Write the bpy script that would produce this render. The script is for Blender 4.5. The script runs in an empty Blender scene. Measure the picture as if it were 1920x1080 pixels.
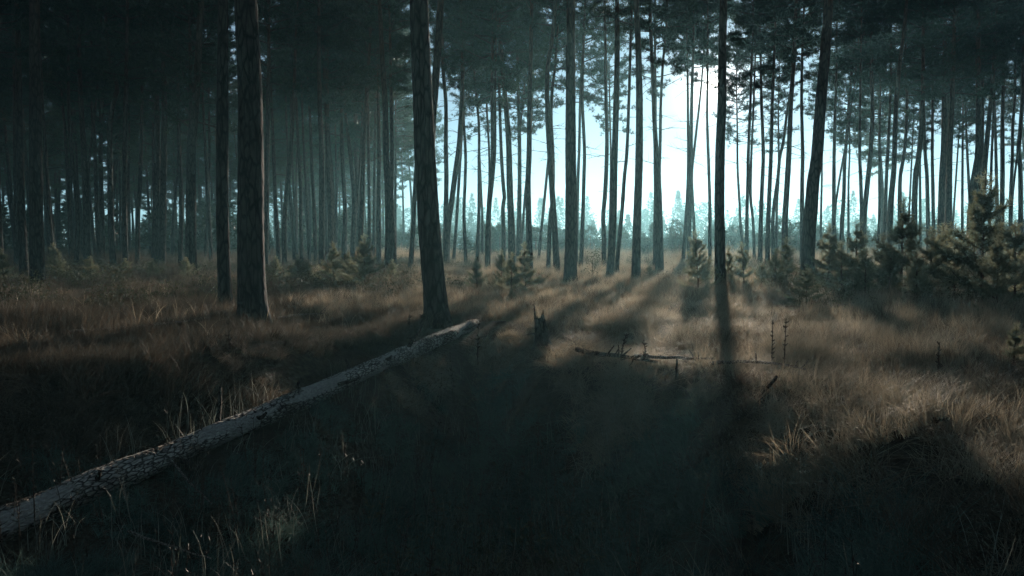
import bpy, math, random
import numpy as np
from mathutils import Vector, Matrix, noise as mnoise

# ------------------------------------------------------------------ camera, sky, sun, exposure
sc = bpy.context.scene
F_PX, HORIZON, CAM_Z = 1450.0, 455.0, 1.5          # focal length and horizon row in the 1920x1080 photograph
PITCH = math.atan((540 - HORIZON) / F_PX)
CAM = np.array([0.0, 0.0, CAM_Z])
cd = bpy.data.cameras.new('camera'); cam = bpy.data.objects.new('camera', cd)
sc.collection.objects.link(cam); sc.camera = cam
cam.location = CAM; cam.rotation_euler = (math.pi/2 - PITCH, 0, 0)
cd.sensor_width = 36; cd.lens = F_PX/1920*36; cd.clip_end = 3000; cd.clip_start = 0.05

FW = np.array([0, math.cos(PITCH), -math.sin(PITCH)]); UP = np.array([0, math.sin(PITCH), math.cos(PITCH)]); RT = np.array([1.0, 0, 0])
def ray(x, y):
    return RT*((x-960)/F_PX) + UP*((540-y)/F_PX) + FW
def at(x, y, d):                                    # pixel -> point on the plane Y = d
    r = ray(x, y); return CAM + r*(d/r[1])

sd = ray(1338, 160); sd = sd/np.linalg.norm(sd)     # direction to the sun
SUN_EL = math.asin(sd[2]); SUN_AZ = math.atan2(sd[0], sd[1])
w = bpy.data.worlds.new('World'); sc.world = w; w.use_nodes = True
nt = w.node_tree; nt.nodes.clear()
sky = nt.nodes.new('ShaderNodeTexSky'); sky.sky_type = 'NISHITA'; sky.sun_disc = False
sky.sun_elevation = SUN_EL; sky.sun_rotation = SUN_AZ
sky.air_density = 0.45; sky.dust_density = 0.12; sky.ozone_density = 3.0
tint = nt.nodes.new('ShaderNodeMix'); tint.data_type = 'RGBA'; tint.blend_type = 'MULTIPLY'; tint.inputs[0].default_value = 1
tint.inputs[7].default_value = (0.76, 1.0, 1.04, 1)
bg = nt.nodes.new('ShaderNodeBackground'); bg.inputs[1].default_value = 0.060
# the visible disc of the sun
tc = nt.nodes.new('ShaderNodeTexCoord')
dot = nt.nodes.new('ShaderNodeVectorMath'); dot.operation = 'DOT_PRODUCT'; dot.inputs[1].default_value = tuple(sd)
mr = nt.nodes.new('ShaderNodeMapRange'); mr.interpolation_type = 'SMOOTHSTEP'
mr.inputs[1].default_value = math.cos(math.radians(0.62)); mr.inputs[2].default_value = math.cos(math.radians(0.36))
mr.inputs[3].default_value = 0; mr.inputs[4].default_value = 8
def wm(op, v=None):
    n = nt.nodes.new('ShaderNodeMath'); n.operation = op
    if v is not None: n.inputs[1].default_value = v
    return n
ac = wm('ARCCOSINE'); sc1 = wm('MULTIPLY', -1/math.radians(1.0)); ex = wm('EXPONENT'); au = wm('MULTIPLY', 3.0)   # circumsolar glow of the moist air
su = nt.nodes.new('ShaderNodeMath'); su.operation = 'ADD'
bg2 = nt.nodes.new('ShaderNodeBackground'); bg2.inputs[0].default_value = (1, .93, .85, 1)
ads = nt.nodes.new('ShaderNodeAddShader'); wo = nt.nodes.new('ShaderNodeOutputWorld')
L = nt.links.new
hs_ = nt.nodes.new('ShaderNodeHueSaturation'); hs_.inputs['Saturation'].default_value = 0.45; L(sky.outputs[0], hs_.inputs['Color']); L(hs_.outputs[0], tint.inputs[6]); L(tint.outputs[2], bg.inputs[0])
L(tc.outputs['Generated'], dot.inputs[0]); L(dot.outputs['Value'], mr.inputs[0]); L(dot.outputs['Value'], ac.inputs[0]); L(ac.outputs[0], sc1.inputs[0]); L(sc1.outputs[0], ex.inputs[0]); L(ex.outputs[0], au.inputs[0]); L(mr.outputs[0], su.inputs[0]); L(au.outputs[0], su.inputs[1]); L(su.outputs[0], bg2.inputs[1])
L(bg.outputs[0], ads.inputs[0]); L(bg2.outputs[0], ads.inputs[1]); L(ads.outputs[0], wo.inputs[0])

sl = bpy.data.lights.new('sun', 'SUN'); sun = bpy.data.objects.new('sun', sl); sc.collection.objects.link(sun)
sl.energy = 5.0; sl.angle = math.radians(1.0); sl.color = (1, .85, .70)
sun.rotation_euler = Vector(sd).to_track_quat('Z', 'Y').to_euler(); sun.location = (0, 0, 40)

sc.view_settings.view_transform = 'Standard'; sc.view_settings.look = 'None'
sc.view_settings.gamma = 1; sc.view_settings.exposure = 0.80; sc.view_settings.use_curve_mapping = False
sc.render.engine = 'CYCLES'
cy = sc.cycles
cy.max_bounces = 3; cy.diffuse_bounces = 2; cy.glossy_bounces = 1; cy.transmission_bounces = 2; cy.volume_bounces = 0
cy.use_denoising = True; cy.denoising_prefilter = 'ACCURATE'; cy.caustics_reflective = False; cy.caustics_refractive = False
cy.sample_clamp_indirect = 4; cy.use_light_tree = False
cy.use_adaptive_sampling = False

# ------------------------------------------------------------------ helpers
rng = np.random.default_rng(7); random.seed(7)
COL = sc.collection
def link(o, parent=None):
    COL.objects.link(o)
    if parent is not None: o.parent = parent
    return o
def tag(o, label=None, cat=None, group=None, kind=None):
    if label: o['label'] = label
    if cat: o['category'] = cat
    if group: o['group'] = group
    if kind: o['kind'] = kind
    return o
def mesh_np(name, v, faces, mats, midx=None, smooth=False, colors=None):
    """faces: list of int arrays (n,3) or (n,4)"""
    me = bpy.data.meshes.new(name)
    v = np.asarray(v, np.float32)
    me.vertices.add(len(v)); me.vertices.foreach_set('co', v.ravel())
    faces = [np.asarray(f, np.int32) for f in faces if len(f)]
    nl = sum(f.size for f in faces); nf = sum(len(f) for f in faces)
    me.loops.add(nl); me.polygons.add(nf)
    me.loops.foreach_set('vertex_index', np.concatenate([f.ravel() for f in faces]))
    tot = np.concatenate([np.full(len(f), f.shape[1], np.int32) for f in faces])
    me.polygons.foreach_set('loop_start', np.concatenate([[0], np.cumsum(tot)[:-1]]).astype(np.int32))
    me.polygons.foreach_set('loop_total', tot)
    if midx is not None: me.polygons.foreach_set('material_index', np.asarray(midx, np.int32))
    me.polygons.foreach_set('use_smooth', np.full(nf, bool(smooth)))
    if colors is not None:
        a = me.attributes.new('tone', 'FLOAT', 'POINT'); a.data.foreach_set('value', np.asarray(colors, np.float32))
    me.update(calc_edges=True); me.validate()
    for m in mats: me.materials.append(m)
    return me
class MB:
    """collects vertices / faces per material"""
    def __init__(s): s.v = []; s.f = {}; s.n = 0; s.tone = []
    def add(s, v, f, mat=0, tone=0.5):
        v = np.asarray(v, float).reshape(-1, 3); f = np.asarray(f, int)
        s.v.append(v); s.tone.append(np.full(len(v), tone) if np.isscalar(tone) else np.asarray(tone))
        s.f.setdefault((mat, f.shape[1]), []).append(f + s.n); s.n += len(v)
    def tube(s, pts, rad, sides=6, mat=0, cap=True, jitter=0, tone=0.5):
        pts = np.asarray(pts, float); n = len(pts); rad = np.broadcast_to(np.asarray(rad, float), (n,))
        t = np.gradient(pts, axis=0); t /= np.linalg.norm(t, axis=1)[:, None] + 1e-9
        ref = np.array([0, 0, 1.0]) if abs(t[0, 2]) < .9 else np.array([1.0, 0, 0])
        a = np.cross(t, ref); a /= np.linalg.norm(a, axis=1)[:, None] + 1e-9
        b = np.cross(t, a)
        th = np.linspace(0, 2*np.pi, sides, endpoint=False)
        rr = rad[:, None]*(1 + (jitter*rng.standard_normal((n, sides)) if jitter else 0))
        v = pts[:, None] + (a[:, None]*np.cos(th)[None, :, None] + b[:, None]*np.sin(th)[None, :, None])*rr[..., None]
        i = np.arange(n-1)[:, None]*sides; j = np.arange(sides)[None]; k = (j+1) % sides
        f = np.stack([i+j, i+k, i+sides+k, i+sides+j], -1).reshape(-1, 4)
        s.add(v.reshape(-1, 3), f, mat, tone)
        if cap:
            e = [[0, q+1, q] for q in range(1, sides-1)]
            s.add(v[0], e, mat, tone); s.add(v[-1], [[p[0], p[2], p[1]] for p in e], mat, tone)
    def build(s, name, mats, smooth=False):
        keys = sorted(s.f); fs = [np.concatenate(s.f[k]) for k in keys]
        mi = np.concatenate([np.full(len(f), k[0]) for k, f in zip(keys, fs)])
        return mesh_np(name, np.concatenate(s.v), fs, mats, mi, smooth, np.concatenate(s.tone))

# ------------------------------------------------------------------ materials
def mat(name):
    m = bpy.data.materials.new(name); m.use_nodes = True; m.node_tree.nodes.clear(); return m
def N(m, t, **kw):
    n = m.node_tree.nodes.new(t)
    for k, v in kw.items(): setattr(n, k, v)
    return n
def ramp(m, fac, stops):
    r = N(m, 'ShaderNodeValToRGB'); e = r.color_ramp.elements
    while len(e) < len(stops): e.new(0.5)
    for q, (p, c) in zip(e, stops): q.position = p; q.color = (*c, 1)
    m.node_tree.links.new(fac, r.inputs[0]); return r.outputs[0]
def bark_mat(name, dark, light, scale=(9, 9, 2.2), bump=0.6, upper=None, z_up=None, local=False):
    m = mat(name); K = m.node_tree.links.new
    g = N(m, 'ShaderNodeNewGeometry'); mp = N(m, 'ShaderNodeMapping'); mp.inputs['Scale'].default_value = scale
    tco = N(m, 'ShaderNodeTexCoord'); K(tco.outputs['Object'] if local else g.outputs['Position'], mp.inputs[0])
    vo = N(m, 'ShaderNodeTexVoronoi', feature='DISTANCE_TO_EDGE'); vo.inputs['Scale'].default_value = 1.6
    no = N(m, 'ShaderNodeTexNoise'); no.inputs['Scale'].default_value = 2.3; no.inputs['Detail'].default_value = 7
    ws = N(m, 'ShaderNodeMix', data_type='VECTOR'); ws.inputs[0].default_value = 0.25
    K(mp.outputs[0], no.inputs[0]); K(mp.outputs[0], ws.inputs[4]); K(no.outputs['Color'], ws.inputs[5]); K(ws.outputs[1], vo.inputs[0])
    mu = N(m, 'ShaderNodeMath', operation='MULTIPLY'); K(no.outputs[0], mu.inputs[0])
    cr = N(m, 'ShaderNodeMapRange'); cr.inputs[2].default_value = 0.16; K(vo.outputs['Distance'], cr.inputs[0]); K(cr.outputs[0], mu.inputs[1])
    c = ramp(m, mu.outputs[0], [(0.0, tuple(x*0.35 for x in dark)), (0.22, dark), (0.62, light)])
    p = N(m, 'ShaderNodeBsdfPrincipled'); p.inputs['Roughness'].default_value = 0.9; p.inputs['Specular IOR Level'].default_value = 0.2
    if upper:
        sx = N(m, 'ShaderNodeSeparateXYZ'); K(g.outputs['Position'], sx.inputs[0])
        h = N(m, 'ShaderNodeMapRange'); h.inputs[1].default_value = z_up[0]; h.inputs[2].default_value = z_up[1]; K(sx.outputs[2], h.inputs[0])
        mx = N(m, 'ShaderNodeMix', data_type='RGBA'); K(h.outputs[0], mx.inputs[0]); K(c, mx.inputs[6])
        c2 = ramp(m, mu.outputs[0], [(0.0, tuple(x*.4 for x in upper)), (.6, upper)]); K(c2, mx.inputs[7]); c = mx.outputs[2]
    if local:                                       # patches where the bark is weathered, stained or gone
        n3 = N(m, 'ShaderNodeTexNoise'); n3.inputs['Scale'].default_value = 1.7; n3.inputs['Detail'].default_value = 6; mp3 = N(m, 'ShaderNodeMapping'); mp3.inputs['Scale'].default_value = (1, 3, 3)
        K(tco.outputs['Object'], mp3.inputs[0]); K(mp3.outputs[0], n3.inputs[0])
        st = ramp(m, n3.outputs[0], [(0.38, (0.42, 0.38, 0.34)), (0.50, (0.9, 0.88, 0.85)), (0.62, (1.15, 1.12, 1.08))])
        mm = N(m, 'ShaderNodeMix', data_type='RGBA', blend_type='MULTIPLY'); mm.inputs[0].default_value = 1; K(c, mm.inputs[6]); K(st, mm.inputs[7]); c = mm.outputs[2]
    if local:
        ta = N(m, 'ShaderNodeAttribute', attribute_name='tone'); wd_ = ramp(m, no.outputs[0], [(.3, (.30, .28, .25)), (.7, (.60, .56, .50))])
        m4 = N(m, 'ShaderNodeMix', data_type='RGBA'); K(ta.outputs['Fac'], m4.inputs[0]); K(wd_, m4.inputs[6]); K(c, m4.inputs[7]); c = m4.outputs[2]
    K(c, p.inputs['Base Color'])
    b = N(m, 'ShaderNodeBump'); b.inputs['Strength'].default_value = bump; b.inputs['Distance'].default_value = 0.04
    K(mu.outputs[0], b.inputs['Height']); K(b.outputs[0], p.inputs['Normal'])
    o = N(m, 'ShaderNodeOutputMaterial'); K(p.outputs[0], o.inputs[0]); return m
def leaf_mat(name, c0, c1, trans=0.35, tcol=None, rough=0.55, spec=0.25, noise_scale=0.5):
    m = mat(name); K = m.node_tree.links.new
    at_ = N(m, 'ShaderNodeAttribute', attribute_name='tone'); oi = N(m, 'ShaderNodeObjectInfo')
    g = N(m, 'ShaderNodeNewGeometry'); no = N(m, 'ShaderNodeTexNoise'); no.inputs['Scale'].default_value = noise_scale; no.inputs['Detail'].default_value = 3
    K(g.outputs['Position'], no.inputs[0])
    a = N(m, 'ShaderNodeMath', operation='ADD'); K(at_.outputs['Fac'], a.inputs[0]); K(oi.outputs['Random'], a.inputs[1])
    a2 = N(m, 'ShaderNodeMath', operation='ADD'); K(a.outputs[0], a2.inputs[0]); K(no.outputs[0], a2.inputs[1])
    a3 = N(m, 'ShaderNodeMath', operation='MULTIPLY'); K(a2.outputs[0], a3.inputs[0]); a3.inputs[1].default_value = 1/3
    c = ramp(m, a3.outputs[0], [(0.25, c0), (0.75, c1)])
    p = N(m, 'ShaderNodeBsdfPrincipled'); p.inputs['Roughness'].default_value = rough; p.inputs['Specular IOR Level'].default_value = spec
    K(c, p.inputs['Base Color'])
    t = N(m, 'ShaderNodeBsdfTranslucent'); K(c, t.inputs[0])
    mx = N(m, 'ShaderNodeMixShader'); mx.inputs[0].default_value = trans; K(p.outputs[0], mx.inputs[1]); K(t.outputs[0], mx.inputs[2])
    o = N(m, 'ShaderNodeOutputMaterial'); K(mx.outputs[0], o.inputs[0]); return m

M_BARK = bark_mat('pine_bark', (0.015, 0.014, 0.014), (0.048, 0.043, 0.040), upper=(0.12, 0.068, 0.042), z_up=(5, 10))
M_TWIG = bark_mat('pine_twig', (0.05, 0.035, 0.028), (0.12, 0.08, 0.055), scale=(20, 20, 20), bump=0.3)
M_LOG = bark_mat('log_bark', (0.12, 0.11, 0.10), (0.64, 0.60, 0.55), scale=(9, 24, 24), bump=0.8, local=True)
M_DEAD = bark_mat('dead_wood', (0.03, 0.024, 0.02), (0.10, 0.08, 0.065), scale=(22, 22, 6), bump=0.7)
M_PALE = bark_mat('weathered_wood', (0.14, 0.12, 0.10), (0.38, 0.35, 0.31), scale=(30, 30, 30), bump=0.4)
M_NEEDLE = leaf_mat('pine_needles', (0.022, 0.036, 0.022), (0.05, 0.075, 0.035), trans=0.25)
M_YOUNG = leaf_mat('young_pine_needles', (0.085, 0.10, 0.06), (0.27, 0.275, 0.18), trans=0.55)
M_GRASS = leaf_mat('dry_grass', (0.095, 0.078, 0.054), (0.54, 0.455, 0.325), trans=0.52, noise_scale=0.9)
M_DIM_RUST = leaf_mat('rusty_grass', (0.032, 0.027, 0.020), (0.175, 0.14, 0.10), trans=0.45, noise_scale=0.9)  # rust brown, darkened to stand in for shade on the left ground
M_SHADE_GREEN = leaf_mat('green_grass', (0.024, 0.052, 0.044), (0.15, 0.25, 0.205), trans=0.4, noise_scale=0.9)  # grey green pushed dark and bluish to paint in the hollow's teal shade
M_WEED = leaf_mat('dry_weed', (0.035, 0.026, 0.020), (0.11, 0.08, 0.055), trans=0.15)
M_HERB = leaf_mat('herb_leaf', (0.04, 0.05, 0.03), (0.12, 0.12, 0.07), trans=0.2, spec=0.15, rough=0.7)

def ground_mat():
    m = mat('forest_floor'); K = m.node_tree.links.new
    g = N(m, 'ShaderNodeNewGeometry'); n1 = N(m, 'ShaderNodeTexNoise'); n1.inputs['Scale'].default_value = 0.35; n1.inputs['Detail'].default_value = 8
    n2 = N(m, 'ShaderNodeTexNoise'); n2.inputs['Scale'].default_value = 14; n2.inputs['Detail'].default_value = 8
    K(g.outputs['Position'], n1.inputs[0]); K(g.outputs['Position'], n2.inputs[0])
    a = N(m, 'ShaderNodeMath', operation='ADD'); K(n1.outputs[0], a.inputs[0]); K(n2.outputs[0], a.inputs[1])
    h = N(m, 'ShaderNodeMath', operation='MULTIPLY'); h.inputs[1].default_value = 0.5; K(a.outputs[0], h.inputs[0])
    c = ramp(m, h.outputs[0], [(0.32, (0.015, 0.013, 0.010)), (0.5, (0.04, 0.031, 0.022)), (0.68, (0.085, 0.065, 0.044))])
    p = N(m, 'ShaderNodeBsdfPrincipled'); p.inputs['Roughness'].default_value = 1; p.inputs['Specular IOR Level'].default_value = 0.1
    K(c, p.inputs['Base Color'])
    b = N(m, 'ShaderNodeBump'); b.inputs['Strength'].default_value = 0.8; b.inputs['Distance'].default_value = 0.06
    K(n2.outputs[0], b.inputs['Height']); K(b.outputs[0], p.inputs['Normal'])
    o = N(m, 'ShaderNodeOutputMaterial'); K(p.outputs[0], o.inputs[0]); return m
M_GROUND = ground_mat()

# ------------------------------------------------------------------ terrain: level floor with a shallow hollow in front of the camera
_AZ = np.radians([-180, -100, -60, -27.6, -17.6, -8, -2.6, 1.6, 5.5, 12, 18.7, 28, 33.5, 60, 100, 180])
_RR = np.array([8, 8, 9, 10.2, 11.6, 13.6, 14.0, 11.9, 10.4, 9.3, 8.5, 7.0, 6.1, 6, 7, 8.0])
LOG_LINE = None
def gz(x, y):
    x = np.asarray(x, float); y = np.asarray(y, float)
    r = np.hypot(x, y); R = np.interp(np.arctan2(x, y), _AZ, _RR)
    R = R + 0.5*np.sin(x*1.3+.5)*np.cos(y*0.9)
    t = np.clip(R - r, 0, None)
    z = -2.0*(1-np.exp(-(t/3.6)**1.5))
    fl = np.clip(r/6, 0, 1)
    z = z + fl*(0.06*np.sin(x*.7+1.1)*np.sin(y*.55) + 0.045*np.sin(x*1.7+y*1.1+2) + 0.03*np.sin(3.1*x-2.3*y))
    far = np.clip((r-40)/60, 0, 1); z = z + far*0.35*np.sin(x*.06+1)*np.sin(y*.05)
    if LOG_LINE is not None:                       # the floor the fallen log has settled into
        a, b, ra, rb = LOG_LINE; ab = (b-a)[:2]; t = ((x-a[0])*ab[0]+(y-a[1])*ab[1])/(ab@ab); tc_ = np.clip(t, -.1, 1.05)
        dd = np.hypot(x-a[0]-tc_*ab[0], y-a[1]-tc_*ab[1])
        under = a[2]+tc_*(b[2]-a[2]) - .8*(ra+tc_*(rb-ra))
        k = np.exp(-(dd/.75)**2); z = z*(1-k) + under*k
    return z
def on_ground(x, y):
    """pixel -> point on the terrain"""
    r = ray(x, y); t = np.linspace(2, 120, 6000); P = CAM + r[None]*t[:, None]
    k = np.argmax(P[:, 2] < gz(P[:, 0], P[:, 1])); return P[k]
def lifted(x, y, h):
    r = ray(x, y); t = np.linspace(2, 60, 6000); P = CAM + r[None]*t[:, None]
    k = np.argmax(P[:, 2] < gz(P[:, 0], P[:, 1])+h); return P[k]
LOG_A, LOG_B = lifted(-60, 1010, .12), lifted(897, 604, .12)
LOG_LINE = (LOG_A, LOG_B, .126, .095)
def axis(lo, hi, fine, step0, growth):
    a = [0.0]; s = step0
    while a[-1] < hi:
        if a[-1] > fine: s *= growth
        a.append(a[-1]+s)
    b = [0.0]; s = step0
    while b[-1] > lo:
        if -b[-1] > fine: s *= growth
        b.append(b[-1]-s)
    return np.array(sorted(set(b+a)))
gx = axis(-300, 300, 18, .2, 1.13); gy = axis(-120, 420, 30, .2, 1.13)
X, Y = np.meshgrid(gx, gy); Z = gz(X, Y)
nx, ny = len(gx), len(gy)
i = np.arange(ny-1)[:, None]*nx + np.arange(nx-1)[None]
gf = np.stack([i, i+1, i+nx+1, i+nx], -1).reshape(-1, 4)
ground = link(bpy.data.objects.new('ground', mesh_np('ground', np.stack([X, Y, Z], -1).reshape(-1, 3), [gf], [M_GROUND], None, True)))
tag(ground, 'uneven forest floor sinking into a shallow hollow in front', 'ground', kind='structure')

# ------------------------------------------------------------------ pine crowns (shared meshes)
def unit(v): return v/(np.linalg.norm(v)+1e-9)
def needle_fan(mb, c, d, n, ln, wd, spread, r, matk=0, tone=None):
    """n thin needle triangles fanning out from c around direction d"""
    v = r.standard_normal((n, 3)); v /= np.linalg.norm(v, axis=1)[:, None]
    dirs = d[None]*(1-spread) + v*spread; dirs /= np.linalg.norm(dirs, axis=1)[:, None]+1e-9
    l = ln*r.uniform(.65, 1.2, n)[:, None]
    s = np.cross(dirs, r.standard_normal((n, 3))); s /= np.linalg.norm(s, axis=1)[:, None]+1e-9
    base = c[None] + v*ln*0.10
    P = np.stack([base - s*wd*.5, base + s*wd*.5, base + dirs*l], 1).reshape(-1, 3)
    mb.add(P, np.arange(3*n).reshape(-1, 3), matk, r.uniform(0, 1) if tone is None else tone)
def crown_mb(seed, height=9.0, reach=2.0, sparse=1.0):
    r = np.random.default_rng(seed); mb = MB()
    nb = int(52*sparse)
    zs = np.sort(height*(r.uniform(0, 1, nb)**0.8))
    az = r.uniform(0, 2*np.pi)
    for k, z in enumerate(zs):
        q = z/height; az += 2.4 + r.uniform(-.5, .5)
        prof = (0.55 + 1.1*q)*(1 - q**3.0)**0.8 if q < 1 else .1
        ln = reach*max(prof, .18)*r.uniform(.55, 1.15)
        if q < .18 and r.uniform() < .35: ln *= 0.6
        rise = r.uniform(-.15, .25) + .55*q
        d = np.array([math.cos(az), math.sin(az), rise]); d = unit(d)
        n = 6; t = np.linspace(0, 1, n)[:, None]
        bend = np.array([0, 0, r.uniform(-.1, .35)])*ln
        pts = np.array([0, 0, z]) + d*ln*t + bend*t**2 + np.cumsum(r.normal(0, .03*ln, (n, 3)), 0)*t
        mb.tube(pts, np.linspace(.035, .008, n)*(.6+.25*ln), 4, 1, False)
        ns = int(5 + 5.2*ln)
        for s in range(ns):
            tt = r.uniform(.3, 1.0) if q > .2 else r.uniform(.5, 1)
            p0 = pts[0]*(1-tt) + pts[-1]*tt; f = tt*(n-1); j = min(int(f), n-2); p0 = pts[j]*(1-(f-j)) + pts[j+1]*(f-j)
            sd_ = unit(d*r.uniform(.2, .9) + r.standard_normal(3)*.75*np.array([1, 1, .45]) + np.array([0, 0, .22]))
            sl_ = r.uniform(.22, .62)
            p1 = p0 + sd_*sl_
            mb.tube([p0, (p0+p1)/2 + r.normal(0, .03, 3), p1], [.010, .007, .004], 3, 1, False)
            for u in np.linspace(.3, 1.0, 4):
                c = p0 + sd_*sl_*u + r.normal(0, .05, 3)
                needle_fan(mb, c, unit(sd_+np.array([0, 0, .35])), 11, .19, .030, .62, r)
    for z in np.linspace(height-1.0, height+.1, 7):
        needle_fan(mb, np.array([0, 0, z])+r.normal(0, .05, 3), np.array([0, 0, 1.0]), 16, .24, .03, .6, r)
    return mb
def crown(*a): return crown_mb(*a).build('pine_crown', [M_NEEDLE, M_TWIG])
CROWNS = [crown(100+k, h, rc, s) for k, (h, rc, s) in enumerate([(9, 2.2, 1.0), (8.2, 2.4, 1.0), (10, 2.1, 1.1), (8.6, 1.9, .9), (9.5, 2.5, 1.15), (7.6, 2.0, .85)])]
CROWN_H = [9, 8.2, 10, 8.6, 9.5, 7.6]

def spline(P, n):
    """smooth curve through points (rows sorted along the stem), centripetal-ish by chord length"""
    P = np.asarray(P, float)
    s = np.concatenate([[0], np.cumsum(np.linalg.norm(np.diff(P, axis=0), axis=1))])
    m = np.zeros_like(P)
    for k in range(len(P)):
        a, b = max(k-1, 0), min(k+1, len(P)-1); m[k] = (P[b]-P[a])/(s[b]-s[a]+1e-9)
    u = np.linspace(0, s[-1], n); k = np.clip(np.searchsorted(s, u, 'right')-1, 0, len(P)-2)
    h = (s[k+1]-s[k])[:, None]; t = ((u-s[k])[:, None])/h
    return ((2*t**3-3*t**2+1)*P[k] + (t**3-2*t**2+t)*h*m[k] + (-2*t**3+3*t**2)*P[k+1] + (t**3-t**2)*h*m[k+1])

def trunk_mesh(pts, rad_ref, zref, H, sides, rings, rough, twigs, seed, z0):
    r = np.random.default_rng(seed); mb = MB()
    C = spline(pts, rings); z = C[:, 2]
    rad = rad_ref*np.clip((H + .6 - z)/(H + .6 - zref), .04, 2)**.72
    rad = rad*(1 + 0.36*np.exp(-np.clip(z-z0, 0, None)/0.26))
    th = np.linspace(0, 2*np.pi, sides, endpoint=False)
    t = np.gradient(C, axis=0); t /= np.linalg.norm(t, axis=1)[:, None]
    a = np.cross(t, [0, 1.0, 0]); a /= np.linalg.norm(a, axis=1)[:, None]; b = np.cross(t, a)
    dsp = np.ones((rings, sides)); ph = r.uniform(0, 50)
    if rough:
        for k in range(rings):
            for j in range(sides):
                p = Vector((math.cos(th[j])*3.2, math.sin(th[j])*3.2, z[k]*3.0 + ph))
                q = Vector((math.cos(th[j])*.8+ph, math.sin(th[j])*.8, z[k]*.9))
                dsp[k, j] += rough*(0.055*mnoise.noise(p*1.6) + 0.05*abs(mnoise.noise(p)) + .05*mnoise.noise(q))
    else:
        dsp += r.normal(0, .03, (rings, 1))
    root = 1 + .22*np.exp(-np.clip(z-z0, 0, None)/.18)[:, None]*np.cos(5*th[None]+ph)
    v = C[:, None] + (a[:, None]*np.cos(th)[None, :, None] + b[:, None]*np.sin(th)[None, :, None])*(rad[:, None]*dsp*root)[..., None]
    i = np.arange(rings-1)[:, None]*sides; j = np.arange(sides)[None]; k = (j+1) % sides
    mb.add(v.reshape(-1, 3), np.stack([i+j, i+sides+j, i+sides+k, i+k], -1).reshape(-1, 4))
    # dead twigs and stubs on the bare stem
    for q in range(twigs):
        zz = r.uniform(.28*H, .62*H)*1.0; kk = int(np.argmin(abs(z-zz)))
        azz = r.uniform(0, 2*np.pi); ln = r.choice([.15, .3, .6, .9, 1.3])*r.uniform(.7, 1.2)
        d = unit(np.array([math.cos(azz), math.sin(azz), r.uniform(-.35, .45)]))
        tt = np.linspace(0, 1, 5)[:, None]
        P = C[kk] + d*ln*tt + np.array([0, 0, r.uniform(-.35, .2)])*ln*tt**2 + np.cumsum(r.normal(0, .02, (5, 3)), 0)*tt
        mb.tube(P, np.linspace(.016, .005, 5)*(.7+.5*ln), 3, 1, False)
        if ln > .5:
            for _ in range(3):
                u = r.integers(1, 4); e = unit(d + r.normal(0, .7, 3))
                mb.tube([P[u], P[u]+e*ln*.2, P[u]+e*ln*.38+r.normal(0, .03, 3)], [.008, .006, .003], 3, 1, False)
    return mb.build('trunk', [M_BARK, M_TWIG], True), C, rad

ntree = 0
def stem(root, pix, wpx, d, base_y=None, near=False, H=None, crown_k=None, twigs=6, crown_scale=1.0, cb=None):
    """one stem: pixel polyline (top to bottom) on the plane Y=d, wpx = width in photo pixels"""
    global ntree; ntree += 1; sd_ = 1000+ntree; r = np.random.default_rng(sd_)
    P = np.array([at(x, y, d) for x, y in pix])[::-1]                 # bottom to top
    rx, ry = root.location.x, root.location.y
    z0 = float(gz(P[0, 0], d))
    if P[0, 2] > z0 - .2:
        sl_ = (P[1]-P[0])/(P[1, 2]-P[0, 2]) if len(P) > 1 else np.array([0, 0, 1.0])
        q = P[0] + sl_*.6*(z0-.2-P[0, 2]); P = np.vstack([[q[0], d, z0-.25], P])
    P = P[np.concatenate([[True], np.diff(P[:, 2]) > .02])]
    H = H or r.uniform(16.5, 19.5)
    last, prev = P[-1], P[-2]
    s = (last-prev)/(last[2]-prev[2]); n_ext = 5
    zz = np.linspace(last[2], H, n_ext+1)[1:]; x = last.copy(); ext = []
    for k, z in enumerate(zz):
        f = .75**(k+1)
        x = x + np.array([s[0]*f + r.normal(0, .012), r.normal(0, .012), 1])*(z-x[2]); ext.append(x.copy())
    P = np.vstack([P, ext])
    zref = at(0, 350, d)[2]
    me, C, rad = trunk_mesh(P, wpx*d/F_PX/2, zref, H, 28 if near else 10, 150 if near else 60, 1.0 if near else 0, twigs, sd_, z0)
    o = link(bpy.data.objects.new('trunk', me), root); o.matrix_parent_inverse = root.matrix_basis.inverted()
    ck = int(r.integers(0, len(CROWNS))) if crown_k is None else crown_k
    ch = CROWN_H[ck]*crown_scale
    c = link(bpy.data.objects.new('crown', CROWNS[ck]), root)
    zc = H - ch*.98 if cb is None else cb
    k0 = int(np.argmin(abs(C[:, 2]-zc))); dv = Vector(C[-1]-C[k0]).normalized()
    mw = Matrix.Translation(Vector(C[k0])) @ dv.to_track_quat('Z', 'Y').to_matrix().to_4x4() @ Matrix.Rotation(r.uniform(0, 6.28), 4, 'Z') @ Matrix.Scale(crown_scale*(H-zc)/ch if cb else crown_scale, 4)
    c.matrix_parent_inverse = root.matrix_basis.inverted(); c.matrix_basis = mw
    return o
def tree(label, group=None, name='pine_tree', x=0, y=0):
    o = bpy.data.objects.new(name, None); o.empty_display_size = .3
    o.location = (x, y, float(gz(x, y))); link(o); tag(o, label, 'pine tree', group)
    bpy.context.view_layer  # no update needed: matrix_basis comes from loc
    return o
def depth_for(wpx, base_y):
    if base_y: return CAM_Z*F_PX/(base_y-HORIZON)
    return 28*(14/wpx)**.52

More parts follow.
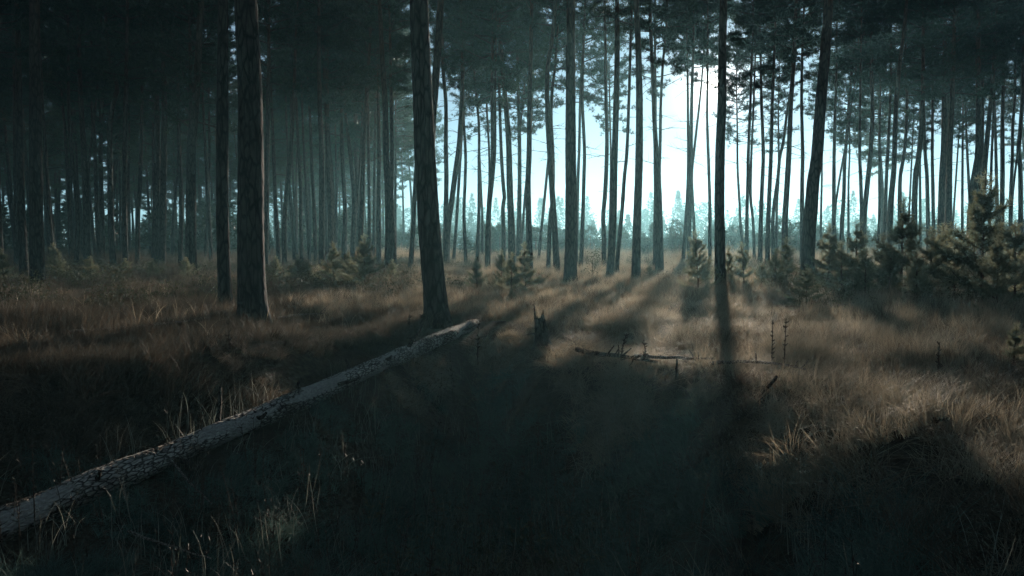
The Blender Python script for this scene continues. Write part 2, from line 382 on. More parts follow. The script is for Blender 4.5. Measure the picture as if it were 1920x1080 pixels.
# --- the big dark trunks
NEAR = [
 ('A', [(65, 0), (66, 200), (68, 400), (71, 545)], 22, 548, 'broad dark pine trunk with a lit right rim near the left edge'),
 ('B', [(418, 0), (417, 200), (417, 400), (420, 500), (424, 585)], 22, 588, 'dark pine trunk standing just left of the thickest trunk'),
 ('C', [(460, 0), (468, 150), (470, 300), (470, 450), (474, 600)], 46, 607, 'thickest dark pine trunk, rough barked, left of the log'),
 ('D', [(785, 0), (792, 180), (799, 330), (809, 480), (820, 600)], 39, 614, 'dark pine trunk leaning left above the upper end of the fallen log'),
 ('E', [(1070, 0), (1070, 280), (1071, 400), (1069, 550)], 21, 541, 'straight dark pine trunk just right of the jagged stump'),
 ('F', [(1157, 0), (1157, 111), (1155, 208), (1151.7, 315), (1150, 399), (1147.5, 454), (1143, 526)], 12.5, 530, 'slim dark pine trunk, left one of the close dark pair'),
 ('G', [(1193, 0), (1197, 97), (1199, 208), (1198, 315), (1196, 371), (1194, 432), (1192, 532)], 14.5, 534, 'slim dark pine trunk, right one of the close dark pair'),
 ('H', [(1357, 0), (1354.5, 83), (1353.5, 194), (1350, 292), (1349, 371), (1349.7, 454), (1350.6, 550)], 18, 554, 'dark pine trunk half covering the sun, casting the long shadow'),
 ('I', [(1554, 0), (1547, 97), (1538.6, 194), (1531.7, 292), (1524.7, 343), (1519, 413), (1513, 515)], 22, 546, 'dark pine trunk leaning right, first big trunk right of the sun'),
]
for key, pix, wpx, by, lab in NEAR:
    d = depth_for(wpx, by); b = at(pix[-1][0], by, d)
    t = tree(lab, 'big dark pines in front', 'pine_tree', b[0], d)
    stem(t, pix, wpx, d, by, near=True, twigs=0, H=18.5)

# --- traced trees of the middle distance: (stems, width px, base row or None); several stems = one forked tree
MID = [
 # left of the thickest trunk
 [([(33, 60), (36, 222), (40, 400), (46, 530)], 13, 532)],
 [([(-8, 200), (-3, 400), (3, 530)], 10, 536)],
 [([(148, 69), (151, 180), (157, 278), (161, 363), (163, 474)], 11, 508)],
 [([(190, 28), (185, 139), (178, 208), (168, 292), (164, 350), (160, 470)], 5, 505)],
 [([(198, 28), (203, 97), (213, 139), (220, 164), (214, 190), (207, 225), (206, 308), (208, 419), (212, 497)], 10, 510)],
 [([(116, 180), (122, 250), (128, 349), (132, 470)], 6, 504)],
 [([(80, 200), (88, 330), (94, 420), (105, 515)], 6, 520)],
 [([(282, 69), (289, 125), (294, 194), (294, 333), (291, 480)], 12, 508)],
 [([(303, 28), (308, 167), (306, 333), (303, 495)], 12, 510)],
 [([(376, 28), (366, 194), (359, 278), (358, 490)], 18, 520)],
 [([(266, 200), (263, 335), (259, 405), (257, 500)], 7, 508)],
 [([(242, 250), (238, 419), (235, 488)], 5, None)],
 [([(178, 280), (181, 391), (187, 500)], 7, 505)],
 [([(224, 330), (226, 447), (228, 490)], 4, None)],
 [([(143, 290), (146, 391), (148, 480)], 5, None)],
 [([(384, 260), (391, 389), (396, 489)], 6, 502)],
 # between the thickest trunk and the leaning one
 [([(503, 150), (501, 288), (499, 371), (498, 482)], 9, None)],
 [([(509, 200), (513, 288), (516, 371), (520, 432), (522, 490)], 7, 506)],
 [([(550, 200), (545, 282), (540, 343), (534, 399), (533, 454), (534, 500)], 8, 508)],
 [([(540, 300), (543, 352), (548, 427), (551, 475)], 5, None)],
 [([(547, 250), (549, 329), (554, 413), (556, 470)], 4, None)],
 [([(556, 200), (559, 274), (563, 343), (564, 413), (566, 499)], 6, 505)],
 [([(570, 290), (574, 352), (578, 427), (580, 480)], 5, None)],
 [([(582, 240), (584, 302), (588, 371), (591, 454), (592, 485)], 6, None)],
 [([(598, 0), (598, 111), (600, 208), (603, 292), (603, 399), (603, 504)], 10, 510)],
 [([(603, 0), (606, 83), (612, 194), (616, 278), (620, 315), (623, 385), (625, 470)], 10, 506)],
 [([(629, 250), (630, 315), (631, 460)], 4, None)],
 [([(642, 260), (644, 315), (646, 385), (648, 470)], 5, None)],
 [([(641, 150), (647, 208), (654, 264), (658, 302), (663, 357), (664, 399), (661, 475)], 8, 502), ([(678, 250), (674, 315), (670, 371), (666, 410), (662, 478)], 4, None)],
 [([(690, 230), (691, 288), (692, 371), (692, 460)], 6, None)],
 [([(703, 270), (702, 329), (701, 385), (701, 455)], 5, None)],
 [([(709, 83), (709, 194), (711, 292), (710, 343), (710, 480)], 8, 506)],
 [([(716, 97), (722, 194), (724, 292), (727, 343), (729, 427), (728, 510)], 13, 520)],
 [([(731, 55), (733, 167), (735, 292), (734, 385), (738, 454), (740, 510)], 8, 516)],
 [([(741, 194), (742, 288), (741, 440)], 4, None)],
 # between the leaning trunk and the straight one by the stump
 [([(826, 0), (822, 80), (815, 170), (808, 260), (802, 400), (800, 540)], 17, 545)],
 [([(790, 0), (785, 240), (778, 357), (774, 440), (769, 512)], 8, 518)],
 [([(829, 60), (831, 133), (836, 194), (836, 278), (837, 330), (836, 404), (836, 490)], 9, 510), ([(865, 20), (866.5, 83), (867.5, 139), (864.7, 208), (860, 278), (855, 315), (847, 377), (840, 427), (837, 492)], 10, 510)],
 [([(866, 250), (862, 315), (856, 413), (851, 485)], 5.5, None)],
 [([(869, 214), (873, 292), (872, 343), (870, 399), (873, 485)], 6, None)],
 [([(890, 140), (893, 180), (898, 236), (898, 315), (898, 399), (895, 480)], 6, None)],
 [([(899, 280), (901, 329), (904, 399), (905, 475)], 4, None)],
 [([(910, 80), (912, 139), (913, 208), (917, 278), (918, 340), (917, 460)], 5, None)],
 [([(922, 0), (923, 69), (923, 167), (924, 278), (924, 302), (919, 357), (916, 413), (914, 510)], 9, 516), ([(930, 100), (928.6, 167), (928.6, 278), (926, 320), (921, 368), (916, 420)], 5, 516)],
 [([(934, 60), (935.6, 125), (937, 194), (940, 288), (944, 352), (946, 371), (943, 387), (944, 427), (944, 490)], 7, 506)],
 [([(934, 28), (940, 97), (947, 180), (953.6, 264), (956, 357), (959, 427), (960, 480)], 12, 512)],
 [([(968, 40), (970, 97), (972, 180), (974, 264), (974, 371), (972, 480)], 8, 504), ([(990, 90), (987, 125), (979, 208), (974, 260), (973, 350)], 4.5, 504)],
 [([(997, 0), (995, 111), (993, 194), (992, 292), (990, 343), (991, 399), (994, 515)], 10.5, 520)],
 [([(992, 280), (987, 338), (984, 371), (980, 427), (974, 480)], 4.5, None)],
 [([(1041, 14), (1036, 69), (1027, 125), (1026, 180), (1029, 264), (1033, 324), (1038, 399), (1042, 468), (1045, 515)], 10.5, 520)],
 [([(1044, 80), (1041, 125), (1034, 180), (1034, 236), (1037, 292), (1036, 370), (1031, 420), (1028, 510)], 7, 514)],
 [([(1032, 250), (1026, 321), (1019, 393), (1012, 460), (1010, 498)], 5, None)],
 # between the straight trunk by the stump and the dark pair
 [([(1094, 50), (1092, 97), (1088, 180), (1086, 278), (1084, 330), (1080, 480)], 6, None)],
 [([(1094, 90), (1092, 150), (1092, 194), (1096, 285), (1095, 329), (1093, 399), (1090, 482), (1088, 512)], 7, 514)],
 [([(1134, 30), (1135, 83), (1136, 167), (1138, 250), (1137, 315), (1134, 371), (1131, 404), (1132, 440), (1133, 512)], 8, 515)],
 [([(1141, 50), (1142, 97), (1143, 180), (1145, 278), (1145, 340), (1143, 480)], 4.5, None)],
 # between the two of the dark pair
 [([(1185, 0), (1182, 97), (1179, 194), (1175, 292), (1171, 329), (1166, 399), (1158, 482), (1156, 520)], 7, 524)],
 # between the dark pair and the trunk at the sun
 [([(1219, 0), (1220, 55), (1224, 139), (1227, 222), (1231, 292), (1234, 320), (1236, 371), (1238, 440), (1239, 516)], 10, 520), ([(1251, 10), (1249, 55), (1243, 119), (1239, 194), (1238, 264), (1236, 330)], 6.5, 520)],
 [([(1228, 60), (1229, 200), (1228, 288), (1229, 371), (1228, 454), (1228, 508)], 6.5, 512)],
 [([(1301, 30), (1300, 97), (1297.5, 167), (1296, 250), (1295.6, 315), (1293, 385), (1292, 470)], 8, 503)],
 [([(1288, 60), (1289, 125), (1290, 222), (1290.6, 315), (1288, 385), (1282, 474)], 6, 502)],
 [([(1320, 90), (1315.6, 153), (1310, 208), (1302, 278), (1297, 329), (1299.4, 385), (1303, 470)], 5.5, 501)],
 [([(1327, 28), (1327, 111), (1326, 222), (1329, 315), (1331, 385), (1331, 480)], 6, 504)],
 # between the trunk at the sun and the leaning one
 [([(1381, 30), (1381, 69), (1381, 153), (1382.5, 250), (1383, 315), (1386, 371), (1389, 427), (1394, 475)], 4.5, None)],
 [([(1413, 20), (1412, 55), (1409, 125), (1407, 194), (1403, 292), (1402.5, 329), (1400.6, 399), (1400, 475)], 6.5, None)],
 [([(1417, 90), (1415, 139), (1412, 222), (1409, 288), (1407.5, 371), (1412, 415), (1414, 475)], 5, None)],
 [([(1425, 40), (1426, 97), (1427.5, 180), (1431, 278), (1431, 302), (1427.5, 385), (1425, 490)], 7.5, 506)],
 [([(1455, 10), (1454, 42), (1451, 125), (1448, 194), (1445.6, 292), (1444, 329), (1440.6, 413), (1438.6, 500)], 8, 508)],
 [([(1461, 150), (1459.5, 194), (1460, 278), (1460, 330), (1457, 380), (1455, 470)], 4.5, None)],
 [([(1486, 150), (1476, 208), (1469, 264), (1462, 297), (1459, 329), (1452.5, 377), (1449, 415), (1450, 480)], 6.5, 502)],
 [([(1493, 0), (1491, 42), (1488.6, 111), (1483, 194), (1479, 292), (1476, 343), (1472, 413), (1470.5, 500)], 10.5, 512)],
 [([(1508, 0), (1506.7, 42), (1504, 111), (1503, 194), (1505, 292), (1504, 343), (1504, 413), (1504, 495)], 7.5, 506)],
 # right of the leaning one
 [([(1542, 200), (1541, 329), (1539, 427), (1539, 470)], 4, None)],
 [([(1570, 20), (1569, 69), (1568, 139), (1565.6, 222), (1564, 292), (1563.6, 343), (1563, 480)], 7, 504), ([(1590, 250), (1579, 307), (1568, 377), (1563, 430)], 4, None)],
 [([(1604, 50), (1600, 111), (1593, 180), (1587, 264), (1584, 302), (1582, 371), (1579, 415), (1577.5, 475)], 7, 503)],
 [([(1594, 150), (1593, 208), (1593, 292), (1591, 343), (1591, 470)], 4, None)],
 [([(1616, 0), (1615, 42), (1613.6, 139), (1612, 292), (1613.6, 329), (1615, 379), (1616, 440), (1616, 490)], 6.5, 506), ([(1634, 40), (1634, 139), (1636, 208), (1632, 292), (1629, 320), (1623, 379), (1618, 440), (1616, 492)], 9, 506)],
 [([(1651, 130), (1650.6, 194), (1649, 292), (1649, 393), (1645, 480)], 5, None)],
 [([(1672, 0), (1671, 69), (1670, 167), (1665, 278), (1661.7, 343), (1658, 480)], 6.5, 504)],
 [([(1700, 0), (1693.6, 69), (1685, 139), (1679.7, 208), (1677, 292), (1676, 320), (1671, 371), (1669, 415), (1666, 490)], 10, 512)],
 [([(1701, 0), (1699, 69), (1696, 125), (1700.6, 180), (1697.8, 264), (1693, 302), (1688, 332), (1687, 413), (1688, 490)], 7, 505)],
 [([(1731, 0), (1731, 42), (1731, 139), (1729.7, 208), (1722.8, 292), (1717, 329), (1714, 413), (1712, 500)], 10, 511)],
 [([(1713, 220), (1710, 288), (1706, 371), (1702, 440)], 3.5, None)],
 [([(1725, 200), (1725, 315), (1725.6, 440)], 4.5, None)],
 [([(1730, 150), (1732.5, 236), (1735, 292), (1738, 329), (1741, 480)], 7, 504)],
 [([(1749, 80), (1749, 167), (1748, 292), (1749, 343), (1751, 480)], 6, None)],
 [([(1772, 60), (1771, 153), (1770, 278), (1767, 329), (1763, 490)], 12, 512)],
 [([(1790, 20), (1787, 125), (1784, 222), (1781, 278), (1779.7, 329), (1777, 490)], 11, 514)],
 [([(1806, 100), (1805.6, 194), (1804.7, 315), (1804, 460)], 4.5, None)],
 [([(1800, 220), (1796, 282), (1787.5, 407), (1784, 460)], 3.5, None)],
 [([(1834, 0), (1834, 125), (1835, 236), (1834, 292), (1831, 310), (1824, 357), (1816, 480)], 12, 514)],
 [([(1843, 40), (1842, 125), (1842, 222), (1839, 315), (1834, 370), (1830, 480)], 8, 508)],
 [([(1868, 40), (1863, 125), (1856, 208), (1848, 292), (1845, 329), (1842, 385), (1838, 480)], 9.5, 509)],
 [([(1866, 100), (1864, 180), (1860, 278), (1859, 302), (1855, 450)], 5, None)],
 [([(1883, 30), (1882.5, 125), (1879.7, 222), (1879.7, 329), (1877, 480)], 8, 507)],
 [([(1904, 120), (1903, 189), (1899, 236), (1898, 302), (1895, 371), (1895, 480)], 6, None), ([(1911, 240), (1907.5, 288), (1899, 363), (1896, 420)], 4, None)],
 [([(1918, 80), (1917, 180), (1914, 236), (1910, 280), (1913, 315), (1914, 415), (1914, 490)], 8, 508)],
]
ANCH = [(-50, 'frame edge'), (70, 'broad trunk near the left edge'), (447, 'thickest trunk'), (800, 'dark trunk leaning over the log'), (1070, 'straight trunk by the stump'),
        (1150, 'left trunk of the dark pair'), (1195, 'right trunk of the dark pair'), (1350, 'trunk covering the sun'), (1519, 'dark trunk leaning right'), (1975, 'right edge')]
ORD = ['first', 'second', 'third', 'fourth', 'fifth', 'sixth', 'seventh', 'eighth', 'ninth', 'tenth', 'eleventh', 'twelfth', 'thirteenth', 'fourteenth',
       'fifteenth', 'sixteenth', 'seventeenth', 'eighteenth', 'nineteenth', 'twentieth', 'twenty-first', 'twenty-second', 'twenty-third', 'twenty-fourth',
       'twenty-fifth', 'twenty-sixth', 'twenty-seventh', 'twenty-eighth', 'twenty-ninth', 'thirtieth', 'thirty-first', 'thirty-second']
def xat(pix, y=400):
    return float(np.interp(y, [p[1] for p in pix], [p[0] for p in pix]))
def gap_of(x):
    for k in range(len(ANCH)-1):
        if ANCH[k][0] <= x < ANCH[k+1][0]: return k
    return 0
order = sorted(range(len(MID)), key=lambda k: xat(MID[k][0][0]))
cnt = {}
for k in order:
    stems = MID[k]; pix, wpx, by = stems[0]
    x4 = xat(pix); g = gap_of(x4); cnt[g] = cnt.get(g, 0)+1
    wmax = max(s[1] for s in stems)
    look = 'forked' if len(stems) > 1 else ('crooked' if max(abs((xat(pix, 250)+xat(pix, 450))/2-xat(pix, 350)), 0) > 3.2 else ('left-leaning' if pix[0][0]-pix[-1][0] < -14 else 'right-leaning' if pix[0][0]-pix[-1][0] > 14 else 'upright'))
    size = 'thick' if wmax > 11 else 'slim' if wmax > 7 else 'slender' if wmax > 4.6 else 'very thin'
    if g == 0: lab = f'{size} {look} pine left of the broad trunk, number {cnt[g]} from the frame edge'
    elif g == len(ANCH)-2: lab = f'{size} {look} hazy pine, {ORD[cnt[g]-1]} one right of the dark trunk leaning right'
    else: lab = f'{size} {look} pine, {ORD[cnt[g]-1]} one right of the {ANCH[g][1]}'
    d = depth_for(wmax, by if len(stems) > 1 or by else None)
    if not by: d = depth_for(wmax, None)
    b = at(pix[-1][0], pix[-1][1], d)
    t = tree(lab, 'slim pines of the middle distance', 'pine_tree', b[0], d)
    left = x4 < 640
    for (px_, w_, b_) in stems:
        stem(t, px_, w_, d + (0 if px_ is pix else .25), b_, twigs=14 if 760 < x4 < 1700 else 7, crown_scale=.8 if w_ < 5 else 1.0, H=rng.uniform(13.5, 16) if w_ < 5 else None)

# --- trees filling the stand behind (deep left, a few right), shared look
def fill(n, a0, a1, d0, d1, label, group, seed, hmin=16, hmax=19.5, cbr=(6.5, 9.5)):
    r = np.random.default_rng(seed); placed = []
    tries = 0
    while len(placed) < n and tries < 4000:
        tries += 1
        a = math.radians(r.uniform(a0, a1)); d = math.sqrt(r.uniform(d0**2, d1**2))
        x, y = d*math.tan(a), d
        if all((x-q[0])**2+(y-q[1])**2 > 2.6 for q in placed): placed.append((x, y))
    placed.sort(key=lambda q: q[0]/q[1])
    for kq, (x, y) in enumerate(placed):
        t = tree(f'{label}, {ORD[kq]} from the left', group, 'pine_tree', x, y)
        xp = 960 + F_PX*x/y; lean = r.normal(0, 10)
        H = r.uniform(hmin, hmax)
        stem(t, [(xp+lean, 60), (xp+lean*.6+r.normal(0, 3), 250), (xp+r.normal(0, 2), 400), (xp, 470)], r.uniform(.17, .30)*F_PX/y, y, None, twigs=3, H=H, cb=r.uniform(*cbr))
fill(14, -34, -18.5, 30, 58, 'dim pine deep in the stand left of the thickest trunk', 'pines deep in the left stand', 3, cbr=(5.5, 9))
fill(10, -17.5, -11, 36, 70, 'dim pine deep in the stand right of the thickest trunk', 'pines deep in the stand by the thickest trunk', 4, cbr=(5.5, 9))
fill(6, 25, 36, 45, 75, 'faint pine behind the bushy young pines at the right', 'pines deep in the right stand', 5)
fill(8, -11, -6, 60, 100, 'hazy pine at the left stand edge by open sky', 'pines at the left stand edge', 9)

# ------------------------------------------------------------------ young pines
def young(seed, H=2.0, wide=.72, dens=1.0):
    r = np.random.default_rng(seed); mb = MB()
    mb.tube([[0, 0, -.05], [.01, 0, H*.5], [0, .01, H*.97]], [.028, .018, .006], 6, 1)
    nw = 7; az0 = 0
    def brush(p0, p1, n, ln):
        dv = unit(p1-p0)
        for u in np.linspace(.15, 1.02, n):
            needle_fan(mb, p0+(p1-p0)*u, dv, 9, ln, .011, .62, r)
    for k in range(nw):
        q = (k+.3)/nw; az0 += .7; lop = r.uniform(0, 6.28)
        nb = r.integers(4, 7)
        for b in range(nb):
            az = az0 + 2*np.pi*b/nb + r.uniform(-.3, .3)
            if r.uniform() < .12: continue
            z = H*(.05+.80*q)+r.normal(0, .05*H*(1-.6*q)); ln = wide*(1-q)**.75*r.uniform(.5, 1.2)*(1+.28*math.cos(az-lop)) + .10
            d = unit(np.array([math.cos(az), math.sin(az), .25+.7*q]))
            p0 = np.array([0, 0, z]); pm = p0+d*ln*.6; p1 = pm + unit(d+np.array([0, 0, .55]))*ln*.45
            mb.tube([p0, pm, p1], [.011, .008, .004], 3, 1, False)
            brush(p0+d*ln*.1, pm, int(5+9*ln*dens), .11); brush(pm, p1, int(5+7*ln*dens), .11)
            for s in range(int(3+6*ln)):
                tt = r.uniform(.3, .95); q0 = p0+d*ln*.6*tt
                e = unit(d + np.cross(d, [0, 0, 1])*r.choice([-1, 1])*r.uniform(.6, 1.1) + np.array([0, 0, .3]))
                q1 = q0+e*ln*r.uniform(.22, .42)
                brush(q0, q1, int(4+4*ln*dens), .095)
    brush(np.array([0, 0, H*.8]), np.array([0, 0, H]), 9, .10)
    for b in range(4):
        a = 1.57*b+r.uniform(0, .5); brush(np.array([0, 0, H*.88]), np.array([.10*math.cos(a), .10*math.sin(a), H*.97]), 4, .08)
    crown_v = mb.build('young_pine_crown', [M_YOUNG, M_TWIG])
    return crown_v
YH = 2.0
YOUNG = [young(50, 2, .72), young(51, 2, .85), young(52, 2, .60), young(53, 2, .78, 1.2), young(54, 2, .95, 1.1)]
YP = [ # x, top row, base row, width px, label
 (1310, 432, 556, 78, 'young pine with upright tip standing left of the trunk covering the sun'),
 (1366, 462, 553, 40, 'narrow young pine close against the right of the trunk covering the sun'),
 (1396, 455, 553, 62, 'slim young pine with bare stem, second one right of the sun trunk'),
 (1428, 492, 556, 56, 'low bushy young pine between two taller ones right of the sun'),
 (1452, 466, 554, 56, 'pale lit young pine left of the darker one by the leaning trunk'),
 (1474, 446, 545, 64, 'dark green young pine directly left of the leaning trunk'),
 (1511, 502, 580, 84, 'small spreading young pine in front of the leaning trunk foot'),
 (1553, 421, 550, 76, 'dark young pine right behind the leaning trunk'),
 (1601, 414, 552, 84, 'dark young pine with pointed tip, second right of the leaning trunk'),
 (1609, 505, 562, 48, 'small pale young pine in front of the dark thicket'),
 (1645, 438, 566, 84, 'bushy young pine in the thicket left of the tall thin-topped one'),
 (1688, 372, 574, 112, 'tall young pine with bare leader left in the right-hand thicket'),
 (1742, 428, 572, 98, 'bushy young pine between the two tallest of the thicket'),
 (1790, 452, 580, 92, 'rounded young pine at the foot of the tallest one'),
 (1840, 328, 582, 170, 'tallest young pine of the thicket near the right edge'),
 (1902, 415, 588, 110, 'dark young pine cut by the right edge of the frame'),
 (1578, 452, 566, 74, 'low dark young pine in front of the second pointed one'),
 (1622, 470, 574, 70, 'squat young pine at the front left of the thicket'),
 (1664, 462, 582, 80, 'squat young pine before the tall bare leader one'),
 (1718, 468, 586, 84, 'front young pine of the thicket below its middle'),
 (1768, 420, 570, 90, 'dark mid-height young pine left of the tallest one'),
 (1868, 440, 596, 100, 'broad low young pine before the tallest one at right'),
 (560, 478, 538, 60, 'dim young pine right of the thickest trunk behind the grass'),
 (655, 472, 545, 56, 'small olive young pine just left of the bushy pointed one'),
 (735, 486, 545, 50, 'low young pine below the two trunks left of the leaning one'),
 (236, 484, 530, 54, 'dim young pine in the gap of the dark left stand'),
 (352, 482, 528, 56, 'dim young pine left of the trunk by the thickest one'),
 (1900, 604, 696, 60, 'small yellowish young pine low at the right edge in the grass'),
 (684, 440, 548, 76, 'bushy young pine with pointed tip left of the log end trunk'),
 (627, 455, 546, 62, 'olive young pine left beside the bushy pointed one'),
 (575, 486, 540, 50, 'low young pine in the grass right of the thickest trunk'),
 (516, 480, 540, 54, 'dark young pine just right of the thickest trunk'),
 (895, 483, 552, 46, 'little young pine right of the trunk leaning over the log'),
 (942, 468, 556, 46, 'dark thin young pine with one tall tip left of the lit one'),
 (958, 473, 566, 58, 'yellowish lit young pine in the middle distance left of centre'),
 (986, 455, 556, 56, 'dark open young pine just left of the straight trunk'),
 (960, 540, 577, 26, 'tiny yellowish pine seedling in the grass above the stump'),
 (104, 456, 530, 50, 'dim young pine just right of the broad trunk at left'),
 (168, 480, 536, 60, 'dim low young pine second from the left edge trunks'),
 (287, 485, 528, 54, 'dim young pine below the pair of trunks left of the dark stand'),
 (8, 466, 534, 50, 'dim young pine at the left edge of the frame'),
 (1218, 498, 528, 40, 'little pine bush at the edge of the bright clearing'),
]
for k, (x, yt, yb, wp, lab) in enumerate(YP):
    P = on_ground(x, yb); d = P[1]; h = (yb-yt)/F_PX*d; wd = wp/F_PX*d
    root = bpy.data.objects.new('young_pine', None); root.empty_display_size = .2; root.location = P; link(root); tag(root, lab, 'young pine', 'young pines')
    vk = int(np.argmin([abs(wd/h - s) for s in (.72, .85, .60, .78, .95)])) if k % 3 else k % 5
    o = link(bpy.data.objects.new('crown', YOUNG[vk]), root)
    s = h/YH; wx = wd/(1.35 if x < 1530 else 1.3)/ (.72, .85, .60, .78, .95)[vk]*.75
    o.scale = (np.clip(wx, .7*s, 1.6*s),)*2 + (s,); o.rotation_euler = (rng.normal(0, .03), rng.normal(0, .03), rng.uniform(0, 6.28))

# leafy sapling by the dark pair
def sapling():
    mb = MB(); r = np.random.default_rng(77)
    P = on_ground(1112, 530); h = (530-466)/F_PX*P[1]
    root = bpy.data.objects.new('sapling', None); root.location = P; link(root)
    tag(root, 'thin leafy sapling with drooping top left of the dark pair', 'sapling')
    st = np.array([[0, 0, -.05], [-.03, 0, h*.4], [.02, 0, h*.8], [.14, 0, h]])
    mb.tube(spline(st, 10), np.linspace(.016, .005, 10), 5, 0); link(bpy.data.objects.new('stem', mb.build('stem', [M_TWIG])), root)
    mb = MB()
    for q in range(170):
        u = r.uniform(.3, 1); c = spline(st, 40)[int(u*39)] + r.normal(0, .16, 3)*np.array([1, 1, .5])
        a = unit(r.standard_normal(3)); b = unit(np.cross(a, r.standard_normal(3))); s_ = .05
        mb.add([c-a*s_, c-b*s_*.4, c+a*s_, c+b*s_*.4], [[0, 1, 2, 3]], 0, r.uniform())
    link(bpy.data.objects.new('crown', mb.build('leaves', [M_HERB])), root)
sapling()

# ------------------------------------------------------------------ far wood in the haze
def far_wood():
    r = np.random.default_rng(21); mb = MB()
    def one(x, y, h, conic, ln=.6, wd=.22, dn=1.0):
        z0 = float(gz(x, y)); mb.tube([[x, y, z0-.2], [x, y, z0+h*.7]], [.12, .04], 4, 1, False)
        n = int(120*h/6*dn); u = r.uniform(.08, 1, n)
        wr = (h*.26*(1-u)+.15) if conic else h*.30*np.sqrt(np.clip(1-(2*u-1.0)**2, .03, 1))
        az = r.uniform(0, 6.28, n); rr = wr*np.sqrt(r.uniform(.1, 1, n))
        c = np.stack([x+rr*np.cos(az), y+rr*np.sin(az), z0+u*h], 1)
        for k in range(0, n, 1):
            needle_fan(mb, c[k], np.array([math.cos(az[k]), math.sin(az[k]), .3]), 5, ln, wd, .7, r)
    for k in range(330):
        a = math.radians(r.uniform(-24, 38)); d = r.uniform(170, 380)
        h = r.uniform(5.5, 9.0) if d < 230 else r.uniform(10, 18)
        one(d*math.tan(a), d, h, r.uniform() < .6)
    for k in range(110):
        a = math.radians(r.uniform(-13, 30)); d = r.uniform(85, 160); one(d*math.tan(a), d, r.uniform(1.5, 4.2), r.uniform() < .5)
    for k in range(190):
        a = math.radians(r.uniform(-14, 34)); d = r.uniform(60, 100); one(d*math.tan(a), d, r.uniform(1.3, 3.4), r.uniform() < .4, .30, .08, 3.0)
    for k in range(150):
        a = math.radians(r.uniform(-46, -11)); d = r.uniform(62, 135); one(d*math.tan(a), d, r.uniform(2.0, 6.5), r.uniform() < .5)
    o = link(bpy.data.objects.new('far_wood', mb.build('far_wood', [M_NEEDLE, M_TWIG])))
    tag(o, 'faint line of bushy trees fading into the haze beyond the pines', 'wood', kind='stuff')
far_wood()

# ------------------------------------------------------------------ fallen log
LP = np.array([LOG_A + (LOG_B-LOG_A)*u + np.array([.10, -.06, .03])*math.sin(u*math.pi)+np.array([.03, -.02, .02])*math.sin(u*3.3*math.pi) for u in np.linspace(0, 1, 7)])
def fallen_log():
    root = bpy.data.objects.new('fallen_log', None); mid = LP[len(LP)//2]
    ax = unit(LOG_B-LOG_A); sy = unit(np.cross([0, 0, 1.0], ax)); sz = np.cross(ax, sy)
    R3 = np.stack([ax, sy, sz], 1); root.matrix_basis = Matrix([[*R3[0], mid[0]], [*R3[1], mid[1]], [*R3[2], mid[2]], [0, 0, 0, 1]]); link(root)
    tag(root, 'long pale barked fallen log lying diagonally across the left foreground', 'log')
    n, sides = 520, 60; C = (spline(LP, n)-mid) @ R3
    Ln = np.linalg.norm(LOG_B-LOG_A); u = np.linspace(0, 1, n); s = u*Ln
    rad = .126 - .030*u + .007*np.sin(s*2.1)+.005*np.sin(s*5.3+1); rad[-16:] *= np.linspace(1, .6, 16)
    th = np.linspace(0, 2*np.pi, sides, endpoint=False)
    D = np.zeros((n, sides)); T = np.zeros((n, sides))
    for k in range(n):
        for j in range(sides):
            p = Vector((s[k], math.cos(th[j])*.15, math.sin(th[j])*.15))
            w_ = mnoise.noise_vector(p*9)*.5
            dist = mnoise.voronoi(Vector((p.x*14, p.y*34, p.z*34))+w_)[0]
            plate = min((dist[1]-dist[0])*2.2, 1)
            peel = mnoise.noise(Vector((s[k]*1.6+7, p.y*6, p.z*6)))
            T[k, j] = 1 if peel > -.18 else 0
            D[k, j] = .008*plate*(1 if peel > -.18 else .15) + (.006 if peel > -.18 else 0) + .006*mnoise.noise(p*22) + .012*mnoise.noise(p*2.2)
    v = np.zeros((n, sides, 3)); rr = rad[:, None]+D
    v[..., 0] = C[:, None, 0] + np.array([mnoise.noise(Vector((q*1.7, 3, 1)))*.10 for q in range(sides)])[None]*np.clip((u-.96)*25, 0, 1)[:, None]
    v[..., 1] = C[:, None, 1] + np.cos(th)[None]*rr; v[..., 2] = C[:, None, 2] + np.sin(th)[None]*rr
    mb = MB(); i = np.arange(n-1)[:, None]*sides; j = np.arange(sides)[None]; k = (j+1) % sides
    mb.add(v.reshape(-1, 3), np.stack([i+j, i+k, i+sides+k, i+sides+j], -1).reshape(-1, 4), 0, T.ravel())
    link(bpy.data.objects.new('bark', mb.build('bark', [M_LOG], True)), root)
    mb = MB(); mb.add(np.vstack([v[-1], v[-1].mean(0)-[.04, 0, 0]]), [[q, (q+1) % sides, sides] for q in range(sides)])
    link(bpy.data.objects.new('broken_end', mb.build('broken_end', [M_PALE])), root)
    mb = MB(); mb.add(np.vstack([v[0], v[0].mean(0)]), [[(q+1) % sides, q, sides] for q in range(sides)])
    link(bpy.data.objects.new('broken_end', mb.build('broken_end', [M_PALE])), root)
    r = np.random.default_rng(4)
    for kk, dirv, ln in [(110, (.2, -.9, -.3), .28), (60, (.2, -.6, .6), .10), (235, (-.2, .3, .9), .15), (330, (.3, -.6, .5), .14), (395, (-.4, .4, .6), .2), (180, (.2, -.8, .3), .12), (290, (.4, .5, .7), .22), (150, (.5, .3, .8), .45), (365, (.5, -.3, .75), .38), (265, (.3, -.85, .25), .3)]:
        d = unit(np.array(dirv)); p = C[kk]+d*rad[kk]*.8; mb = MB()
        mb.tube([p, p+d*ln*.6+r.normal(0, .01, 3), p+d*ln+r.normal(0, .02, 3)], [.030, .024, .012], 8, 0, True, .1)
        link(bpy.data.objects.new('branch_stub', mb.build('branch_stub', [M_DEAD], True)), root)
fallen_log()

